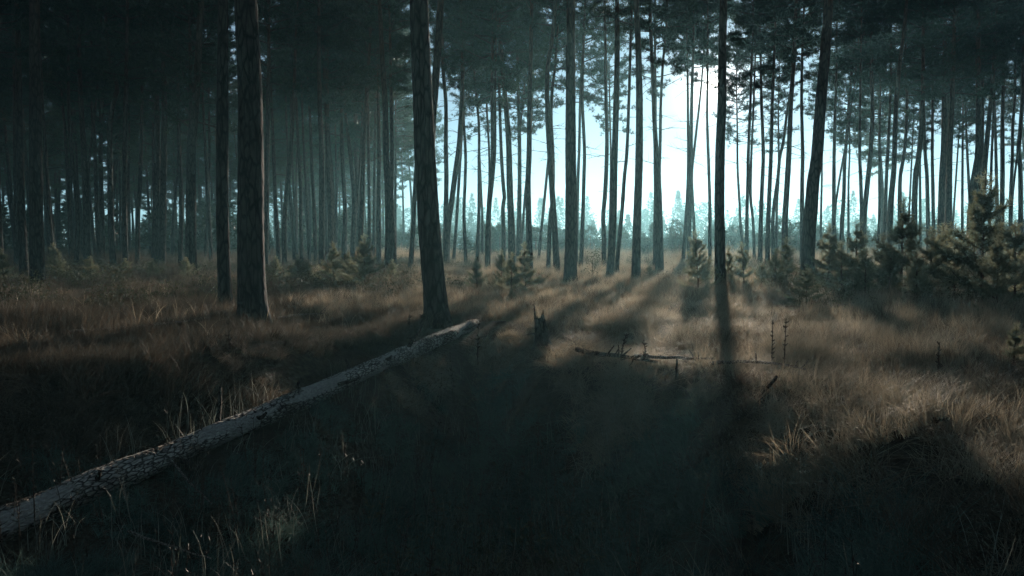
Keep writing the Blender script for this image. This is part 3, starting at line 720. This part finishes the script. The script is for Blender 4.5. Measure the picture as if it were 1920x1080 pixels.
# ------------------------------------------------------------------ jagged stump, sticks, stalks
def stump():
    P = on_ground(1016, 655); d = P[1]; s = d/F_PX
    root = bpy.data.objects.new('broken_stump', None); root.location = P; link(root)
    tag(root, 'dark jagged broken stump with a splintered tip right of the log end', 'stump')
    r = np.random.default_rng(12); mb = MB(); n, sides = 26, 20; H = 92*s
    th = np.linspace(0, 2*np.pi, sides, endpoint=False); z = np.linspace(-.1, 1, n)
    spl = r.uniform(.55, .78, sides); spl[9] = 1.0; spl[10] = .92; spl[8] = .86; spl[2] = .84
    V = np.zeros((n, sides, 3))
    for k in range(n):
        for j in range(sides):
            zz = z[k]*H*(spl[j] if z[k] > 0 else 1)
            rr = s*(13 + 13*math.exp(-max(z[k], 0)*5)) * (1 - .25*max(z[k], 0)) * (1+.16*mnoise.noise(Vector((math.cos(th[j])*2, math.sin(th[j])*2, z[k]*5)))+.12*math.cos(5*th[j]+1)*math.exp(-max(z[k], 0)*3))
            V[k, j] = (rr*math.cos(th[j])-6*s*max(z[k], 0)+4*s*(1-max(z[k], 0)), rr*math.sin(th[j]), zz)
    i = np.arange(n-1)[:, None]*sides; j = np.arange(sides)[None]; k = (j+1) % sides
    mb.add(V.reshape(-1, 3), np.stack([i+j, i+k, i+sides+k, i+sides+j], -1).reshape(-1, 4))
    inner = V[-1]*np.array([.55, .55, .8]); inner[:, 2] = H*.4
    mb.add(np.vstack([V[-1], inner]), [[q, (q+1) % sides, sides+(q+1) % sides, sides+q] for q in range(sides)])
    mb.add(np.vstack([inner, inner.mean(0)]), [[q, (q+1) % sides, sides] for q in range(sides)])
    link(bpy.data.objects.new('stump_body', mb.build('stump_body', [M_DEAD])), root)
    for (x0, y0, x1, y1, r0) in [(-6, 30, -34, 27, 2.0), (-6, 56, -14, 60, 1.6), (-5, 36, -18, 41, 1.4)]:
        mb = MB(); p0 = np.array([x0*s, -4*s, y0*s]); p1 = np.array([x1*s, -6*s, y1*s])
        mb.tube([p0, (p0+p1)/2+[0, 0, 1.5*s], p1], [r0*s, r0*.7*s, .35*s], 5); link(bpy.data.objects.new('snag', mb.build('snag', [M_DEAD])), root)
    mb = MB(); q = [np.array(on_ground(x, y))-P+[0, 0, .05-.02*kk] for kk, (x, y) in enumerate([(1020, 650), (1034, 662), (1050, 672), (1078, 680)])]
    mb.tube(spline(q, 16), np.linspace(7*s, 2*s, 16), 8, 0, True, .06); link(bpy.data.objects.new('root', mb.build('root', [M_DEAD])), root)
stump()

def stick(name, label, cat, pix, rpx, mat_, lift=0.03, twigs=0, seed=0, d=None, dz=None, group=None):
    """pix: (x, y) on the ground (d None) or on plane depths d (list)"""
    P = [on_ground(x, y)+np.array([0, 0, lift]) for x, y in pix] if d is None else [at(x, y, dd) for (x, y), dd in zip(pix, d)]
    P = np.array(P); n = 5*len(P); C = spline(P, n); s = C[:, 1].mean()/F_PX; r = np.random.default_rng(seed)
    C = C + np.cumsum(r.normal(0, .004, C.shape), 0)*(1 if d is None else .5)
    if d is None: C[:, 2] = np.maximum(C[:, 2], gz(C[:, 0], C[:, 1])+lift*.6)
    root = bpy.data.objects.new(name, None); root.location = P[0]; link(root); tag(root, label, cat, group)
    rpx *= 1.3; mb = MB(); mb.tube(C-P[0], np.linspace(rpx, rpx*.45, n)*s, 7, 0, True, .07)
    link(bpy.data.objects.new('shaft', mb.build('shaft', [mat_], False)), root)
    for q in range(twigs):
        k = int(r.uniform(.25, .95)*n); k = min(k, n-1); dv = unit(C[min(k+1, n-1)]-C[max(k-1, 0)] + r.normal(0, .6, 3)+[0, 0, .2]); ln = r.uniform(8, 30)*s
        mb = MB(); mb.tube([C[k]-P[0], C[k]-P[0]+dv*ln*.5, C[k]-P[0]+dv*ln+r.normal(0, .02, 3)], [rpx*.4*s, rpx*.3*s, rpx*.15*s], 4, 0)
        link(bpy.data.objects.new('twig', mb.build('twig', [mat_])), root)
    return root
g0 = on_ground(1412, 772)[1]
stick('leaning_stick', 'dark charred stick poking up at a slant in the shaded grass', 'stick', [(1408, 778), (1434, 738), (1457, 706)], 5.0, M_DEAD, d=[g0, g0+.1, g0+.2], seed=1)
g0 = on_ground(1270, 722)[1]
stick('wooden_stake', 'short dark upright stub in the grass below the long shadow', 'stake', [(1269, 726), (1270, 700), (1271, 674)], 2.8, M_DEAD, d=[g0]*3, seed=2)
stick('fallen_branch', 'thin pale dead branch on the ground crossing the long trunk shadow', 'branch', [(1188, 692), (1230, 693), (1290, 697), (1342, 699)], 3.0, M_PALE, .16, 5, 3)
stick('fallen_branch', 'dark knobbly dead branch running right from the stump root', 'branch', [(1082, 676), (1112, 683), (1150, 685), (1196, 692), (1230, 698)], 4.2, M_DEAD, .14, 9, 4)
stick('fallen_branch', 'short pale curved stick lying in grass left of the log end', 'branch', [(658, 545), (676, 552), (694, 561), (716, 561), (738, 558)], 2.4, M_PALE, .22, 3, 5)
stick('fallen_branch', 'long thin pale branch lying right of the long trunk shadow', 'branch', [(1330, 704), (1400, 702), (1450, 708), (1512, 722)], 3.0, M_PALE, .15, 6, 6)
stick('fallen_branch', 'short dark broken branch piece at the shadow edge far right', 'branch', [(1752, 812), (1766, 803), (1782, 797)], 5.0, M_DEAD, .10, 1, 7)
stick('fallen_branch', 'small pale curled bark strip on the grass right of the stump', 'branch', [(1096, 664), (1102, 660), (1110, 663)], 2.4, M_PALE, .10, 1, 8)
stick('fallen_branch', 'long thin branch lying in the dark grass below the log', 'branch', [(240, 1020), (320, 1052), (400, 1074)], 2.2, M_PALE, .12, 3, 9)
stick('fallen_branch', 'thin bent branch slanting through dark grass under the log middle', 'branch', [(316, 886), (352, 924), (400, 972)], 2.0, M_PALE, .16, 2, 10)
stick('fallen_branch', 'pale dead branch in the grass right of the thickest trunk', 'branch', [(556, 586), (600, 579), (640, 574), (670, 573)], 2.0, M_PALE, .12, 2, 11)
stick('fallen_branch', 'dark rotten log piece in grass left of the straight trunk', 'branch', [(975, 552), (990, 546), (1006, 549)], 6.5, M_DEAD, .06, 0, 12)

stick('fallen_branch', 'long thin fallen branch in the rusty grass far left', 'branch', [(130, 642), (220, 634), (330, 622), (390, 612)], 2.2, M_PALE, .16, 4, 13)
stick('fallen_branch', 'pale fallen branch in front of the right-hand thicket', 'branch', [(1560, 588), (1620, 584), (1690, 590)], 2.4, M_PALE, .16, 3, 14)
stick('fallen_branch', 'thin fallen branch between the thickest trunk and the leaning one', 'branch', [(520, 612), (560, 604), (606, 600)], 2.0, M_PALE, .15, 3, 15)
def stalk(x, yt, yb, label, seed, lean=0, wpx=1.4):
    P = on_ground(x, yb); d = P[1]; s = d/F_PX; h = (yb-yt)*s; r = np.random.default_rng(seed)
    root = bpy.data.objects.new('dry_stalk', None); root.location = P; link(root); tag(root, label, 'dry weed', 'dry weed stalks')
    C = spline([[0, 0, -.05], [lean*s*.3, 0, h*.5], [lean*s, 0, h]], 14); mb = MB()
    mb.tube(C, np.linspace(wpx, wpx*.5, 14)*s, 5); link(bpy.data.objects.new('stem', mb.build('stem', [M_WEED])), root)
    mb = MB()
    for q in range(26):
        k = int(r.uniform(.35, 1)*13); dv = unit(np.array([r.normal(), r.normal(), .9])); ln = r.uniform(3, 8)*s
        mb.tube([C[k], C[k]+dv*ln], [1.5*s, .7*s], 4)
    link(bpy.data.objects.new('seed_head', mb.build('seed_head', [M_WEED])), root)
for q, a in enumerate([
 (1447, 598, 696, 'left one of two tall thin dark weed stalks right of the shadow', 0),
 (1470, 596, 700, 'right one of two tall thin dark weed stalks right of the shadow', 2),
 (1163, 624, 684, 'dark knobbly weed stalk in lit grass right of the stump', 12),
 (1212, 636, 690, 'low branching weed stalk between the stump and the long shadow', -6),
 (66, 800, 1000, 'tall dark weed stalk standing before the near log end', 0),
 (112, 828, 965, 'dark weed stalk leaning right before the log', 12),
 (432, 600, 690, 'dark weed stalk below the thickest trunk', -3),
 (380, 730, 850, 'dark weed stalk before the middle of the log', -5),
 (768, 588, 632, 'short dark weed stalk behind the log near its end', 0),
 (787, 588, 632, 'second short dark stalk behind the log by the leaning trunk', 6),
 (895, 600, 690, 'thin weed stalk at the tip of the log', 4),
 (1758, 640, 705, 'lone dark weed stalk in shade below the thicket', 2)]):
    stalk(*a[:4], 300+q, a[4])

# ------------------------------------------------------------------ grass, weeds, herbs (uncountable ground cover)
def tuft(seed, n, hmin, hmax, spread, wd, arch, segs=4, wind=0.0):
    r = np.random.default_rng(seed); mb = MB()
    for k in range(n):
        az = r.uniform(0, 6.28); h = r.uniform(hmin, hmax); o = r.normal(0, spread, 2)
        lean = r.uniform(.1, 1.0)*arch
        d = np.array([math.cos(az)+wind, math.sin(az)*.8, 0]); 
        t = np.linspace(0, 1, segs+1)
        P = np.stack([o[0]+d[0]*lean*h*t**1.8, o[1]+d[1]*lean*h*t**1.8, h*(t - .42*lean*t**2.6)], 1)
        P += np.cumsum(r.normal(0, .012*h, P.shape), 0)*t[:, None]
        s = np.array([-math.sin(az+r.normal(0, .8)), math.cos(az), 0]); wv = wd*r.uniform(.6, 1.3)*(1-t*.85)
        Lp = P - s*wv[:, None]; Rp = P + s*wv[:, None]
        v = np.stack([Lp, Rp], 1).reshape(-1, 3)
        f = [[2*q, 2*q+1, 2*q+3, 2*q+2] for q in range(segs)]
        mb.add(v, f, 0, r.uniform())
    return mb
def weed(seed):
    r = np.random.default_rng(seed); mb = MB()
    for k in range(r.integers(2, 5)):
        h = r.uniform(.45, .95); a = r.uniform(0, 6.28); l = r.uniform(.02, .18)*h; o = r.normal(0, .06, 2)
        C = spline([[o[0], o[1], -.03], [o[0]+l*.3*math.cos(a), o[1]+l*.3*math.sin(a), h*.5], [o[0]+l*math.cos(a), o[1]+l*math.sin(a), h]], 7)
        mb.tube(C, np.linspace(.0045, .0022, 7), 4, 0, False, tone=r.uniform())
        for q in range(12):
            kk = r.integers(2, 7); dv = unit(np.array([r.normal(), r.normal(), .8])); ln = r.uniform(.02, .07)
            mb.tube([C[kk], C[kk]+dv*ln], [.006, .003], 3, 0, False, tone=r.uniform())
    return mb
def herb(seed):
    r = np.random.default_rng(seed); mb = MB()
    for k in range(5):
        h = r.uniform(.12, .34); o = r.normal(0, .07, 2); top = np.array([o[0]+r.normal(0, .05), o[1]+r.normal(0, .05), h])
        mb.tube([[o[0], o[1], -.02], top], [.003, .002], 3, 0, False)
        for q in range(9):
            u = r.uniform(.3, 1); c = np.array([o[0], o[1], 0])*(1-u)+top*u; a = unit(np.array([r.normal(), r.normal(), r.uniform(-.2, .6)])); b = unit(np.cross(a, [0, 0, 1.0]+r.normal(0, .3, 3)))
            s_ = r.uniform(.018, .036); mb.add([c, c+a*s_+b*s_*.45, c+a*s_*2, c+a*s_-b*s_*.45], [[0, 1, 2, 3]], 0, r.uniform())
    return mb
def proto_collection(name, builders, material):
    c = bpy.data.collections.new(name)
    for k, mb in enumerate(builders):
        o = bpy.data.objects.new(f'{name}_{k:02d}', mb.build(f'{name}_{k:02d}', [material])); c.objects.link(o)
    return c
def scatter(name, label, cat, coll, P, rot, scl, idx):
    me = bpy.data.meshes.new(name); me.vertices.add(len(P)); me.vertices.foreach_set('co', np.asarray(P, np.float32).ravel())
    for nm, ty, arr in (('rot', 'FLOAT_VECTOR', rot), ('scl', 'FLOAT_VECTOR', scl), ('pick', 'INT', idx)):
        a = me.attributes.new(nm, ty, 'POINT'); a.data.foreach_set('vector' if ty == 'FLOAT_VECTOR' else 'value', np.asarray(arr, np.float32 if ty != 'INT' else np.int32).ravel())
    o = link(bpy.data.objects.new(name, me)); tag(o, label, cat, kind='stuff')
    g = bpy.data.node_groups.new(name, 'GeometryNodeTree')
    g.interface.new_socket('Geometry', in_out='INPUT', socket_type='NodeSocketGeometry'); g.interface.new_socket('Geometry', in_out='OUTPUT', socket_type='NodeSocketGeometry')
    gi = g.nodes.new('NodeGroupInput'); go = g.nodes.new('NodeGroupOutput')
    ci = g.nodes.new('GeometryNodeCollectionInfo'); ci.inputs[0].default_value = coll; ci.inputs[1].default_value = True; ci.inputs[2].default_value = True
    ip = g.nodes.new('GeometryNodeInstanceOnPoints'); ip.inputs['Pick Instance'].default_value = True
    def na(nm, ty):
        n = g.nodes.new('GeometryNodeInputNamedAttribute'); n.data_type = ty; n.inputs[0].default_value = nm; return n.outputs[0]
    K = g.links.new
    K(gi.outputs[0], ip.inputs['Points']); K(ci.outputs[0], ip.inputs['Instance']); K(na('pick', 'INT'), ip.inputs['Instance Index'])
    e2r = g.nodes.new('FunctionNodeEulerToRotation'); K(na('rot', 'FLOAT_VECTOR'), e2r.inputs[0]); K(e2r.outputs[0], ip.inputs['Rotation'])
    K(na('scl', 'FLOAT_VECTOR'), ip.inputs['Scale']); K(ip.outputs[0], go.inputs[0])
    md = o.modifiers.new('scatter', 'NODES'); md.node_group = g
    return o
def wedge(r, n, r0, r1, half, p=2.0):
    a = np.radians(r.uniform(-half, half, n)); d = (r.uniform(r0**p, r1**p, n))**(1/p)
    return d*np.sin(a), d*np.cos(a)
Clog = spline(LP, 80)
def off_log(x, y, m=.2):
    return np.min(np.hypot(x[:, None]-Clog[None, :, 0], y[:, None]-Clog[None, :, 1]), 1) > m
def patch(x, y, s, ph):
    return .5+.5*np.sin(x*s+ph+1.3*np.sin(y*s*.7+ph))*np.cos(y*s*.9-ph+1.1*np.sin(x*s*.6))

r = np.random.default_rng(99)
def grass_patch(seed, clumps, per, R, hmin, hmax, wd, arch, segs=3):
    r = np.random.default_rng(seed); mb = MB()
    n = clumps*per
    ca = r.uniform(0, 6.28, clumps); cr_ = R*np.sqrt(r.uniform(0, 1, clumps)); ch = r.uniform(.45, 1.2, clumps); caz = r.normal(0.4, 1.3, clumps)
    ci = np.repeat(np.arange(clumps), per)
    az = np.where(r.uniform(size=n) < .6, caz[ci]+r.normal(0, .7, n), r.uniform(0, 6.28, n))
    h = r.uniform(hmin, hmax, n)*ch[ci]; lean = r.uniform(.15, 1.0, n)*arch
    o = np.stack([cr_*np.cos(ca), cr_*np.sin(ca)], 1)[ci] + r.normal(0, .035, (n, 2))
    t = np.linspace(0, 1, segs+1)
    P = np.zeros((n, segs+1, 3))
    P[:, :, 0] = o[:, 0, None] + (np.cos(az)*lean*h)[:, None]*t**1.7
    P[:, :, 1] = o[:, 1, None] + (np.sin(az)*lean*h)[:, None]*t**1.7
    P[:, :, 2] = h[:, None]*(t[None] - .45*lean[:, None]*t[None]**2.6) - .02
    P += np.cumsum(r.normal(0, .02, P.shape), 1)*(h[:, None, None])*t[None, :, None]
    sa = az + np.pi/2 + r.normal(0, .6, n); sv = np.stack([np.cos(sa), np.sin(sa), sa*0], 1)
    wv = (wd*r.uniform(.6, 1.3, n))[:, None]*(1-.85*t[None])
    V = np.stack([P - sv[:, None]*wv[..., None], P + sv[:, None]*wv[..., None]], 2).reshape(n, -1, 3)
    b = np.arange(n)[:, None, None]*(2*(segs+1)) + (np.arange(segs)*2)[None, :, None] + np.array([0, 1, 3, 2])[None, None]
    tone = np.clip(r.uniform(0, 1, clumps)[ci]*.6 + r.uniform(0, .4, n), 0, 1)
    mb.add(V.reshape(-1, 3), b.reshape(-1, 4), 0, np.repeat(tone, 2*(segs+1)))
    return mb
def grid_wedge(r, step, r0, r1, half):
    m = int(r1/step)+1; g = np.arange(-m, m+1)*step; x, y = np.meshgrid(g, g); x = (x+r.uniform(-.5, .5, x.shape)*step).ravel(); y = (y+r.uniform(-.5, .5, y.shape)*step).ravel()
    d = np.hypot(x, y); k = (d > r0) & (d <= r1) & (abs(np.degrees(np.arctan2(x, y))) < half); return x[k], y[k]
def tilt(x, y, e=.3):
    return np.arctan((gz(x, y+e)-gz(x, y-e))/(2*e)), -np.arctan((gz(x+e, y)-gz(x-e, y))/(2*e))
CLEAR = [(on_ground(x, y)[:2], q) for x, y, q in [(1016, 655, 1.8), (1016, 672, 1.6), (1010, 690, 1.3), (1410, 775, .6), (1425, 800, .6), (1270, 722, .5), (1268, 740, .5), (1230, 700, .5), (1300, 705, .5), (1150, 695, .5), (1380, 712, .5), (1450, 718, .5),
  (1100, 672, .5), (700, 570, .7), (1766, 812, .5), (320, 1060, .5), (352, 930, .5), (1448, 705, .4), (1470, 708, .4), (1165, 690, .4), (1000, 560, .6), (960, 582, .7), (1900, 700, .6), (1511, 585, .8)]]
def cleared(x, y):
    k = np.ones(len(x))
    for c, q in CLEAR: k = np.minimum(k, .38+.62*np.clip((np.hypot(x-c[0], y-c[1])-q*.5)/(q*.6), 0, 1))
    return k
bands = [(.50, 1.5, 20, 50, 1.0), (.62, 20, 45, 42, 1.15), (1.3, 45, 95, 40, 2.2)]
gxs, gys, gsc = [], [], []
for st, r0, r1, half, k in bands:
    x, y = grid_wedge(r, st, r0, r1, half); gxs.append(x); gys.append(y); gsc.append(np.full(len(x), k))
gxs, gys, gsc = map(np.concatenate, (gxs, gys, gsc))
Clog = spline(LP, 80)
dl = np.min(np.hypot(gxs[:, None]-Clog[None, :, 0], gys[:, None]-Clog[None, :, 1]), 1)
front = dl < 1.0
keep = (dl > .28) & (r.uniform(size=len(gxs)) < .72+.28*patch(gxs, gys, .9, .4)); gxs, gys, gsc, front = gxs[keep], gys[keep], gsc[keep], front[keep]; n = len(gxs)
hs = gsc*r.uniform(.55, 1.3, n)*(.55+.5*patch(gxs, gys, .55, 2.0)+.35*patch(gxs, gys, 1.9, 4.0))*np.where(front, .72, 1)*cleared(gxs, gys)*np.where(np.hypot(gxs, gys) < 15, .85, 1); ws = np.where(front, .75, 1)*gsc*r.uniform(.9, 1.15, n)
GC = proto_collection('grass_patch', [grass_patch(400+k, 56, 28, .48, .14, .50, .0030, .95 if k < 6 else 1.35, 4) for k in range(9)], M_GRASS)
RG = proto_collection('rusty_patch', [grass_patch(430+k, 50, 26, .48, .12, .44, .0032, .9, 4) for k in range(6)], M_DIM_RUST)
azg = np.degrees(np.arctan2(gxs, gys)); green = (gz(gxs, gys) < -.45-.3*r.uniform(size=n)) & (r.uniform(size=n) < .8)  # low ground only, so the painted shade tint follows the hollow
rusty = ~green & ((azg + 5*np.sin(gys*.8)+4*np.sin(gxs*1.3) < -9) | (r.uniform(size=n) < .22))  # paints shade over the left ground, plus random patches elsewhere
tx, ty = tilt(gxs, gys); rz = r.uniform(-.9, .9, n); PG = np.stack([gxs, gys, gz(gxs, gys)-.01], 1); RO = np.stack([tx, ty, rz], 1); SG = np.stack([ws, ws, hs], 1)
q = rusty; scatter('rusty_grass', 'rust brown low dead grass, shade painted into its colour, mostly under the left stand', 'grass', RG, PG[q], RO[q], SG[q], r.integers(0, 6, q.sum()))
NG = proto_collection('green_patch', [grass_patch(460+k, 52, 28, .48, .14, .50, .0030, 1.0 if k < 4 else 1.3, 4) for k in range(6)], M_SHADE_GREEN)
q = green; scatter('green_grass', 'fine grey green grass, teal shade painted into its colour, filling the hollow in front', 'grass', NG, PG[q], RO[q], SG[q], r.integers(0, 6, q.sum())); q = ~rusty & ~green
scatter('dry_grass', 'fine arching straw coloured dry grass covering the forest floor', 'grass', GC,
        PG[q], RO[q], SG[q], r.integers(0, 9, q.sum()))
def scrub(seed):
    r = np.random.default_rng(seed); mb = MB()
    for k in range(9):
        a = r.uniform(0, 6.28); h = r.uniform(.25, .6); o = r.normal(0, .12, 2); l = r.uniform(.1, .5)*h
        C = spline([[o[0], o[1], -.03], [o[0]+l*.4*math.cos(a), o[1]+l*.4*math.sin(a), h*.6], [o[0]+l*math.cos(a), o[1]+l*math.sin(a), h]], 6)
        mb.tube(C, np.linspace(.005, .002, 6), 3, 0, False, tone=.1)
        for q in range(26):
            c = C[r.integers(1, 6)]+r.normal(0, .06, 3); u = unit(r.standard_normal(3)); v = unit(np.cross(u, r.standard_normal(3))); z = r.uniform(.012, .03)
            mb.add([c, c+u*z+v*z*.5, c+u*z*2, c+u*z-v*z*.5], [[0, 1, 2, 3]], 0, r.uniform())
    return mb
x, y = wedge(r, 2600, 17, 48, 42); k = patch(x, y, .45, 2.2)+.25*(np.abs(np.degrees(np.arctan2(x, y))-5) > 12) > .72; x, y = x[k], y[k]; n = len(x)
SC = proto_collection('scrub_bush', [scrub(800+k) for k in range(6)], M_HERB); s_ = r.uniform(.7, 1.5, n)
scatter('undergrowth', 'low scrubby undergrowth scattered through grass under the pines', 'undergrowth', SC, np.stack([x, y, gz(x, y)], 1), np.stack([x*0, x*0, r.uniform(0, 6.28, n)], 1), np.stack([s_]*3, 1), r.integers(0, 6, n))
# taller arching reed grass blades
x, y = wedge(r, 800, 12, 34, 42); k = (patch(x, y, .5, 5) > .45) & off_log(x, y, .3) & (gz(x, y) > -.4); x, y = x[k], y[k]; n = len(x)
RC = proto_collection('reed_tuft', [tuft(500+k, 8, .40, .75, .10, .0042, 1.25, 6) for k in range(5)], M_GRASS)
s_ = r.uniform(.7, 1.15, n)
scatter('reed_grass', 'taller pale reed grass blades arching over the dry grass', 'grass', RC, np.stack([x, y, gz(x, y)-.01], 1), np.stack([x*0, x*0, r.uniform(0, 6.28, n)], 1), np.stack([s_]*3, 1), r.integers(0, 5, n))
x, y = wedge(r, 2200, 3, 15, 46); k = (r.uniform(size=len(x)) < .25+.75*patch(x, y, .8, 3)) & off_log(x, y, .2) & (gz(x, y) < -.55-.5*r.uniform(size=len(x))); x, y = x[k], y[k]; n = len(x)
WC = proto_collection('weed_plant', [weed(600+k) for k in range(8)], M_WEED); s_ = r.uniform(.45, .85, n)
scatter('dry_weeds', 'thin dark dead weed stems standing in the shaded foreground grass', 'weeds', WC, np.stack([x, y, gz(x, y)], 1), np.stack([r.normal(0, .1, n), r.normal(0, .1, n), r.uniform(0, 6.28, n)], 1), np.stack([s_]*3, 1), r.integers(0, 8, n))
x, y = wedge(r, 2600, 3, 15, 46); k = (r.uniform(size=len(x)) < .2+.8*patch(x, y, 1.1, 6)) & off_log(x, y, .15) & (gz(x, y) < -.5); x, y = x[k], y[k]; n = len(x)
M_STRAW = leaf_mat('straw_stems', (0.18, 0.19, 0.155), (0.58, 0.58, 0.48), trans=0.35)
ST = proto_collection('straw_stem', [tuft(560+k, 9, .25, .70, .09, .0030, .5 if k < 5 else 1.2, 5) for k in range(8)], M_STRAW); s_ = r.uniform(.6, 1.05, n)
scatter('straw_stems', 'thin pale straw stems standing through the dark grass of the hollow', 'grass', ST, np.stack([x, y, gz(x, y)], 1), np.stack([r.normal(0, .12, n), r.normal(0, .12, n), r.uniform(0, 6.28, n)], 1), np.stack([s_]*3, 1), r.integers(0, 8, n))
x, y = wedge(r, 1500, 2.5, 9, 48); k = (r.uniform(size=len(x)) < patch(x, y, .7, 1)) & (x > -1.5) & (gz(x, y) < -1.3) & off_log(x, y, .2); x, y = x[k], y[k]; n = len(x)
HC = proto_collection('herb_plant', [herb(700+k) for k in range(8)], M_HERB); s_ = r.uniform(.7, 1.3, n)
scatter('ground_herbs', 'small leafy herbs scattered over the dark bottom of the hollow', 'herbs', HC, np.stack([x, y, gz(x, y)], 1), np.stack([r.normal(0, .15, n), r.normal(0, .15, n), r.uniform(0, 6.28, n)], 1), np.stack([s_]*3, 1), r.integers(0, 8, n))

# ------------------------------------------------------------------ the rest of the forest: deep left behind the traced trees, and unseen pines round behind the camera, added to cut light
def tree_proto(seed, H, cb, h, reach):
    mb = MB(); c = crown_mb(seed, h, reach, .8)
    for q in range(len(c.v)): c.v[q] = c.v[q] + np.array([0, 0, cb])
    r = np.random.default_rng(seed); P = np.array([[0, 0, -.3], [r.normal(0, .1), r.normal(0, .1), cb*.5], [0, 0, cb], [0, 0, cb+h*.9]])
    c.tube(spline(P, 16), np.linspace(.16, .03, 16), 7, 1, False); return c
TC = proto_collection('background_pine', [tree_proto(900+k, 18, cb, h, rc) for k, (cb, h, rc) in enumerate([(7, 11, 2.2), (6, 12, 2.4), (8.5, 9.5, 2.3), (5, 12, 2.0)])], M_NEEDLE)
for o in TC.objects: o.data.materials.append(M_BARK)
px_, py_ = grid_wedge(r, 4.8, 58, 150, 46); a_ = np.degrees(np.arctan2(px_, py_)); k = (a_ < -9.5-1.5*np.sin(py_*.2)); px_, py_ = px_[k], py_[k]; n = len(px_)
s_ = r.uniform(.8, 1.12, n)
scatter('deep_forest', 'dense dark mass of pines deep behind the left stand', 'forest', TC, np.stack([px_, py_, gz(px_, py_)], 1), np.stack([r.normal(0, .03, n), r.normal(0, .03, n), r.uniform(0, 6.28, n)], 1), np.stack([s_]*3, 1), r.integers(0, 4, n))
px_, py_ = grid_wedge(r, 4.7, 10, 46, 181); a_ = np.degrees(np.arctan2(px_, py_)); k = abs(a_) > 68; px_, py_ = px_[k], py_[k]; n = len(px_)  # ring out of view, put in to darken the near trunks
s_ = r.uniform(.85, 1.12, n)
scatter('unseen_forest', 'unseen tall pines of the same forest behind the camera, added to cut light', 'forest', TC, np.stack([px_, py_, gz(px_, py_)], 1), np.stack([r.normal(0, .03, n), r.normal(0, .03, n), r.uniform(0, 6.28, n)], 1), np.stack([s_]*3, 1), r.integers(0, 4, n))

# ------------------------------------------------------------------ haze
def haze():
    m = mat('haze'); p = N(m, 'ShaderNodeVolumePrincipled')
    p.inputs['Color'].default_value = (0.34, 0.74, 0.86, 1); p.inputs['Density'].default_value = 0.0013; p.inputs['Anisotropy'].default_value = 0.55
    o = N(m, 'ShaderNodeOutputMaterial'); m.node_tree.links.new(p.outputs[0], o.inputs['Volume'])
    lo, hi = np.array([-330., -150, -4]), np.array([330., 470, 22.5])
    v = [[(lo, hi)[a][0], (lo, hi)[b][1], (lo, hi)[c][2]] for a in (0, 1) for b in (0, 1) for c in (0, 1)]
    f = [[0, 1, 3, 2], [4, 6, 7, 5], [0, 4, 5, 1], [2, 3, 7, 6], [0, 2, 6, 4], [1, 5, 7, 3]]
    h = link(bpy.data.objects.new('haze', mesh_np('haze', v, [f], [m]))); tag(h, 'pale morning haze hanging between the pines', 'haze', kind='stuff')
haze()
